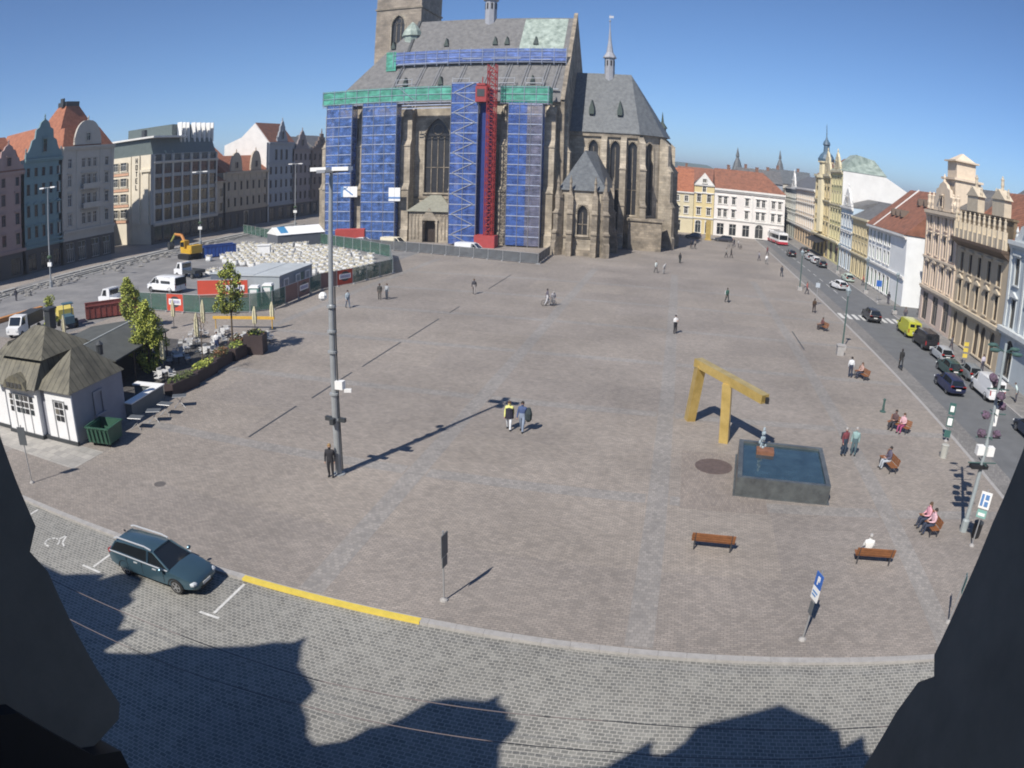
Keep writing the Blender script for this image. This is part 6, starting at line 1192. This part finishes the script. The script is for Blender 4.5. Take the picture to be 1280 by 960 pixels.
# green canopy parasols etc on right pavement
# ------------------------------------------------------------------ kiosk
kk=thing('white_kiosk','old white kiosk with green-grey hipped metal roofs and glazed double doors','kiosk',(-31.9,26.4,0),RD(3))
M_kw=mat('kiosk_white',(.72,.73,.74),.7,.06); M_kr=mat('kiosk_roof',(.105,.098,.072),.6,.25,1,c2=(.14,.13,.095),kind='seam',size=.55,bump=.5); M_kb=mat('kiosk_grey',(.26,.27,.31),.8,.08)
MB().box(-10.6,0,0,0,5.1,3.25).build('wall',M_kb,kk)
for x0,x1,y in((-2.7,-.02,-.12),(-6.85,-3.25,-.4),(-10.6,-7.4,-.12)): MB().box(x0,y,.25,x1,-.002,3.15).build('white_front',M_kw,kk)
MB().box(-10.7,-.2,0,.06,-.001,.25).box(-6.95,-.5,0,-3.15,-.201,.25).build('plinth',M_dmetal,kk)
MB().pyr(-3.4,-.4,.15,5.3,3.27,-1.75,2.1,5.25,-1.75,3.3).build('roof',M_kr,kk); MB().pyr(-10.9,-.4,-7.0,5.3,3.27,-9.0,2.1,5.25,-9.0,3.3).build('roof',M_kr,kk)
MB().box(-7.6,.75,3.2,-3.4,4.8,4.9).build('attic_wall',mat('kiosk_dark',(.05,.05,.05),.8),kk)
MB().add([(-8.0,-.8,3.29),(-2.95,-.8,3.29),(-2.95,5.2,3.29),(-8.0,5.2,3.29),(-7.65,.6,4.82),(-3.35,.6,4.82),(-3.35,4.9,4.82),(-7.65,4.9,4.82)],[(3,2,1,0),(4,5,6,7),(0,1,5,4),(1,2,6,5),(2,3,7,6),(3,0,4,7)]).build('lower_roof',M_kr,kk)
MB().pyr(-8.1,.2,-2.9,5.3,4.9,-6.2,2.7,6.4,-4.9,2.7).build('upper_roof',M_kr,kk)
MB().box(-5.5,3.2,6.0,-4.9,3.8,7.3).box(-5.6,3.1,7.3,-4.8,3.9,7.42).build('chimney',M_dmetal,kk)
MB().lathe([(.25,0),(.25,.6),(.3,.65),(.05,.9)],(-1.4,4.6,4.3),10).build('vent',M_dmetal,kk)
for i in range(3):
    for j in range(3): MB().box(-5.75+i*.5,-.44,1.5+j*.42,-5.75+i*.5+.4,-.405,1.5+j*.42+.32).build('pane',M_glass,kk)
for sx in(-6.45,-4.1):
    for j in range(3): MB().box(sx,-.44,1.5+j*.42,sx+.32,-.405,1.5+j*.42+.32).build('pane',M_glass,kk)
MB().box(-6.0,-.45,.27,-5.95,-.40,2.72).box(-4.2,-.45,.27,-4.15,-.4,2.72).box(-5.1,-.45,.27,-5.06,-.4,2.72).box(-6.0,-.45,2.68,-4.15,-.4,2.74).build('door_frame',M_metal,kk)
MB().prism([(-6.5,3.2),(-3.7,3.2),(-4.1,3.7),(-4.7,4.0),(-5.1,4.1),(-5.5,4.0),(-6.1,3.7)],'y',-.9,.4).build('door_gablet',M_kr,kk)
for i in range(4): MB().box(-5.95+i*.46,-.94,3.3,-5.95+i*.46+.36,-.905,3.6).build('pane',M_glass,kk)
for i in range(2):
    for j in range(3): MB().box(-1.7+i*.42,-.17,1.4+j*.42,-1.7+i*.42+.32,-.125,1.4+j*.42+.32).build('pane',M_glass,kk)
MB().box(-.7,-.17,2.25,-.45,-.125,2.5).build('pane',M_glass,kk)
MB().box(-1.9,-.18,.27,-1.84,-.12,2.68).box(-.8,-.18,.27,-.74,-.12,2.68).box(-1.9,-.18,2.64,-.74,-.12,2.7).build('door_frame',M_metal,kk)
window(kk,.01,1.3,'plain',.7,1.3,M_framed,M_kb,y=2.4,rot=PI/2).location.x+=.03
# pergola / bar behind
pg=thing('terrace_pergola','long dark pergola roof of the terrace bar behind the kiosk','pergola',(-41.5,40.3,0),RD(14))
M_pr=mat('pergola_felt',(.075,.08,.075),.85,.2,1); MB().prism([(-4.6,2.6),(3.8,2.45),(3.8,2.55),(.2,3.35),(-4.6,2.7)],'y',-6.4,3.2).build('roof',M_pr,pg); MB().box(.12,-6.45,3.3,.28,3.25,3.38).build('ridge_cap',mat('ridge_pale',(.32,.34,.33),.6),pg)
for x in(-4.3,3.5):
    for y in(-6.2,-3,0,3): MB().tube((x,y,0),(x,y,2.55),.07,n=6).build('post',M_framed,pg)
MB().box(-4.2,-6.3,0,2.0,3.0,2.4).build('pergola_shade_block',mat('pergola_shade',(.03,.028,.028),.8),pg)  # dark block added for the shade inside the open pergola
# counter
ct=thing('bar_counter','grey panelled bar counter with a white top, right of the kiosk','counter',(-32.0,33.6,0),RD(8)); MB().box(-.45,-2.1,0,.1,2.1,1.05).box(-2.2,1.6,0,-.45,2.1,1.05).build('panels',mat('counter_grey',(.13,.15,.155),.6,.12),ct); MB().box(-.5,-2.2,1.05,.2,2.2,1.12).box(-2.3,1.5,1.05,-.5,2.2,1.12).build('worktop',M_white,ct)
dk=thing('rubbish_container','dark green four-wheeled rubbish container right of the kiosk','rubbish container',(-30.5,27.6,0),RD(12))
M_dg=mat('container_green',(.03,.09,.06),.5,.15,2); m=MB().prism([(-.75,.25),(.75,.25),(.9,1.2),(-.9,1.2)],'x',-.85,-.78).prism([(-.75,.25),(.75,.25),(.9,1.2),(-.9,1.2)],'x',.78,.85).prism([(-.75,.25),(-.7,.25),(-.83,1.2),(-.9,1.2)],'x',-.78,.78).prism([(.7,.25),(.75,.25),(.9,1.2),(.83,1.2)],'x',-.78,.78).box(-.8,-.72,.22,.8,.72,.27)
m.box(-.9,-.95,1.18,.9,-.85,1.27).box(-.9,.85,1.18,.9,.95,1.27).box(-.95,-.95,1.18,-.85,.95,1.27).box(.85,-.95,1.18,.95,.95,1.27)
for i in range(5): m.prism([(-.86,.35),(-.78,.35),(-.93,1.15),(-1.0,1.15)],'x',-.7+i*.33,-.62+i*.33)
m.build('bin_body',M_dg,dk)
for x in(-.6,.6):
    for y in(-.55,.55): q=MB().lathe([(.1,-.03),(.1,.03)],n=8); q.v=[(c_+x,a+y,b_+.1) for a,b_,c_ in q.v]; q.build('wheel',M_black,dk)
# high tables frames
def htable(x,y,rot,label,first=[]):
    if first: return dup(first[0],None,(x,y,0),rot,label)
    b=thing('folding_table_frame',label,'table frame',(x,y,0),rot,'light metal table frames by the counter')
    MB().tube((-.4,-.3,0),(.4,.3,.75),.02).tube((.4,-.3,0),(-.4,.3,.75),.02).tube((-.4,.3,.75),(.4,.3,.75),.02).tube((-.4,-.3,.0),(-.4,.3,.0),.02).tube((-.5,-.32,.76),(.5,-.32,.76),.02).build('frame',M_metal,b); MB().box(-.5,-.3,.76,.5,.3,.79).build('top',mat('table_top_grey',(.09,.10,.11),.6),b); first.append(b); return b
htable(-30.2,30.4,.3,'table frame nearest the rubbish container'); htable(-29.9,31.9,.5,'second table frame from the rubbish container'); htable(-30.0,33.3,.2,'third table frame from the rubbish container'); htable(-30.1,35.0,.6,'table frame nearest the terrace plants')
# terrace furniture
Mch=mat('rattan_white',(.48,.48,.47),.7,.15,4); Mtb=mat('table_white',(.50,.50,.50),.5,.1)
tb0=None; ch0=None
tsp=[(-35.2,39.3),(-36.9,43.3),(-38.2,45.6),(-36.0,46.4),(-39.6,48.2),(-37.6,49.8),(-35.6,50.9),(-40.8,51.2),(-38.6,52.6),(-33.9,52.0)]
where=['by the dark planter nearest the kiosk','below the middle tree','left of the thin bare tree','right of the thin bare tree','beside the tall cream parasol','beyond the tall cream parasol','close to the flower tubs','at the terrace back left','at the terrace back centre','at the terrace corner near the big planter']
for i,(x,y) in enumerate(tsp):
    lt='small pale terrace table '+where[i]
    if tb0 is None:
        tb0=thing('terrace_table',lt,'table',(x,y,0),0,'terrace tables'); MB().box(-.4,-.4,.72,.4,.4,.75).build('tabletop',Mtb,tb0); MB().lathe([(.25,0),(.25,.03),(.04,.05),(.04,.72)],n=8).build('pedestal',M_dmetal,tb0)
    else: dup(tb0,None,(x,y,0),rnd.uniform(0,1.5),lt)
    for k in range(3 if i%3 else 4):
        a=k*PI/2+rnd.uniform(-.3,.3)+i; cx_2,cy_2=x+.8*math.cos(a),y+.8*math.sin(a); side=('north','east','south','west')[k]; lc='pale woven chair at the terrace table '+where[i]
        if ch0 is None:
            ch0=thing('terrace_chair',lc,'chair',(cx_2,cy_2,0),a+PI/2,'terrace chairs'); MB().box(-.24,-.24,.42,.24,.24,.48).build('seat',Mch,ch0); MB().cbox((0,.24,.7),(.5,.05,.5),0,-.15).box(-.27,-.2,.62,-.22,.24,.67).box(.22,-.2,.62,.27,.24,.67).build('backrest',Mch,ch0)
            for u in(-.22,.22):
                for v in(-.22,.22): MB().tube((u,v,0),(u,v,.43),.018,n=4).build('leg',M_dmetal,ch0)
        else: dup(ch0,None,(cx_2,cy_2,0),a+PI/2,lc)
def parasol(x,y,h,label,first=[]):
    if first: o=dup(first[0],None,(x,y,0),0,label); o.scale=(1,1,h/3); return o
    b=thing('closed_parasol',label,'parasol',(x,y,0),0,'closed terrace parasols'); MB().tube((0,0,0),(0,0,3.0),.03).lathe([(.35,0),(.35,.08)],n=10).build('pole',M_dmetal,b)
    m=MB(); rings=[]
    for z,r in((1.15,.1),(1.3,.17),(1.9,.19),(2.5,.15),(2.95,.04)): rings.append([((r*(1.25 if i%2 else .75))*math.cos(2*PI*i/12),(r*(1.25 if i%2 else .75))*math.sin(2*PI*i/12),z) for i in range(12)])
    loft(m,rings); m.build('folded_canopy',mat('parasol_cream',(.55,.50,.35),.8,.1,3,c2=(.58,.55,.36)),b); first.append(b); return b
for x,y,h,l in((-36.4,40.7,2.7,'closed cream parasol in front of the big green tree, nearest us'),(-37.7,47.1,3.5,'tallest closed cream parasol, centre of the terrace'),(-46.2,53.9,2.9,'closed parasol with green tip left of the red banner'),(-47.3,50.0,2.9,'closed cream parasol left of the big tree top'),(-40.4,51.6,3.6,'closed white-green parasol below the red banner'),(-35.9,53.8,2.8,'slim closed parasol behind the right tree trunk'),(-53.8,44.6,2.9,'closed cream parasol far left behind the kiosk roof'),(-35.7,56.6,2.7,'closed white parasol right of the big planter')): parasol(x,y,h,l)
tag(MB().cbox((0,0,1.1),(6.5,.25,.25)).tube((-3,0,0),(-3,0,1.1),.05).tube((3,0,0),(3,0,1.1),.05).build('yellow_beam',mat('beam_yellow',(.60,.36,.05),.6),loc=(-38.6,55.8,0),rot=.25),'yellow-orange beam barrier behind the terrace','barrier')
# planters and greenery
def leaves(mb,c,r,n,size=.12,mi=2,up=1.0):
    for i in range(n):
        a=rnd.uniform(0,2*PI); b=math.acos(rnd.uniform(-1,1)); k=rnd.random()**.45
        p=Vector((c[0]+r[0]*k*math.sin(b)*math.cos(a),c[1]+r[1]*k*math.sin(b)*math.sin(a),c[2]+r[2]*k*math.cos(b)))
        d=Vector((rnd.gauss(0,1),rnd.gauss(0,1),rnd.gauss(0,.7))).normalized()*size*rnd.uniform(.6,1.4); e=d.orthogonal().normalized()*size*.6
        mb.mat(rnd.randrange(mi)).add([p-d,p+e,p+d,p-e],[(0,1,2,3)])
LG=[mat('leaf_fresh',(.42,.45,.08),.7,.25,3),mat('leaf_mid',(.28,.33,.055),.7,.25,3),mat('leaf_dark',(.07,.10,.02),.7,.25,3)]
LB=[mat('leaf_brown',(.16,.075,.03),.8,.3,3),mat('leaf_olive',(.07,.08,.03),.8,.3,3)]
M_pl=mat('planter_dark',(.05,.035,.035),.7,.2,1); M_bark=mat('bark',(.10,.075,.05),.9,.25,4)
def planter(x,y,l,w_,h,rot,label,lm,n=260,lh=.35):
    b=thing('planter',label,'planter',(x,y,0),rot,'dark terrace planters'); MB().box(-l/2,-w_/2,0,l/2,w_/2,h).build('box',M_pl,b); m=MB(); leaves(m,(0,0,h+.1),(l*.5,w_*.55,lh),n,.11,len(lm)); m.build('shrub',lm,b,fix=False); return b
planter(-32.2,37.9,3.0,.9,.9,1.5,'long dark planter next to the bar counter',LB[1:]+LG[2:]); planter(-32.6,41.1,3.0,1.0,.9,1.65,'green-topped dark planter under the thin bare tree',LG,340); planter(-33.2,44.2,2.8,1.0,.9,1.7,'planter with rusty brown shrubs at the right tree trunk',LB,340,.5); planter(-33.2,46.7,1.8,1.0,1.0,1.6,'dark planter after the brown shrubs',LG[1:],160); planter(-32.6,48.8,1.7,1.6,1.6,.3,'tall square dark planter at the terrace corner',LG[1:]+LB[:1],200,.3); planter(-34.4,48.6,1.5,1.2,.9,.4,'planter with brown shrubs left of the tall square one',LB,240,.5)
def tree(x,y,h,cr,cz,rx,rz,label,n,mats,spread=1.0):
    b=thing('tree',label,'tree',(x,y,0)); t=MB().tube((0,0,0),(.05,.03,cz),.09,.06,8)
    cl=[]
    for i in range(9):
        a=i*2.4; q=(rx*.6*math.cos(a),rx*.6*math.sin(a),cz+rz*(-.6+i*.16)); t.tube((.03,.02,max(.6,q[2]-rz*.4)),q,.045,.015,5); cl.append(q)
    t.tube((.05,.03,cz),(0,0,cz+rz*.9),.06,.015,6); t.build('trunk',M_bark,b)
    m=MB()
    for i in range(cr):
        u=rnd.uniform(-1,1); a=rnd.uniform(0,2*PI); k=math.sqrt(max(0,1-abs(u)**2.2))*rnd.uniform(.35,1)*rx*(1-.25*u)
        g_=1+.22*math.sin(3*a+u*4); c=(g_*k*math.cos(a),g_*k*math.sin(a),cz+u*rz+rnd.gauss(0,.12)); s_=rnd.uniform(.16,.44)*spread; leaves(m,c,(s_,s_,s_*1.25),n,.085,len(mats))
    m.build('crown',mats,b,fix=False); return b
tree(-37.7,40.4,5.6,150,2.95,1.45,2.5,'bushy fresh green tree on the terrace, biggest of the three',90,LG+LG[:1]); tree(-33.9,47.2,7.5,75,5.5,1.4,1.9,'slender tree with a thin crown above the brown shrubs',60,LG+LB[1:]); tree(-50.5,51.5,5.2,90,3.2,1.05,2.0,'upright green tree left of the big one, before the flatbed truck',80,LG); tree(-57.0,45.4,4.2,40,2.9,.7,1.5,'small thin green tree behind the kiosk chimney',60,LG)
b=thing('tree','thin bare young tree in the green-topped planter','tree',(-32.9,41.6,.9)); t=MB().tube((0,0,0),(.05,0,3.6),.05,.02,6)
for i in range(14): a=i*2.1; z=1.8+i*.13; t.tube((.03,0,z),(.55*math.cos(a),.55*math.sin(a),z+.6),.018,.006,4)
t.build('trunk',M_bark,b); m=MB(); leaves(m,(0,0,3.2),(.7,.7,.7),70,.05,1); m.build('crown',LB,b,fix=False)

import os
HZ=MB().box(-3500,-2900,-2.6,3600,5400,90).build('haze',bpy.data.materials.new('haze_air')); HZ['kind']='stuff'
hm=HZ.data.materials[0]; hm.use_nodes=True; hn=hm.node_tree; hn.nodes.clear(); ho_=hn.nodes.new('ShaderNodeOutputMaterial'); hp=hn.nodes.new('ShaderNodeVolumePrincipled'); hn.links.new(hp.outputs[0],ho_.inputs['Volume'])
hp.inputs['Color'].default_value=(.80,.88,1,1); hp.inputs['Density'].default_value=HAZE; hp.inputs['Anisotropy'].default_value=.2

CAB1=[(-35,7.6,7.3),(-12,8.3,6.6),(-5.3,8.5,6.5),(0,9.0,6.45),(6,8.95,6.5),(30,8.6,7.2)]; CAB2=[(-35,6.6,7.1),(-8,7.6,6.4),(0,8.35,6.3),(8,8.35,6.35),(30,8.0,7.0)]
def cable(label,P_):
    m=MB(); m.path(P_,.009,5); tag(m.build('overhead_cable',mat('cable_grey',(.16,.13,.13),.6)),label,'cable','thin cables over the near road')
cable('thin cable sagging over the near setts, the upper of two',CAB1); cable('thin cable sagging over the near setts, the lower of two',CAB2)
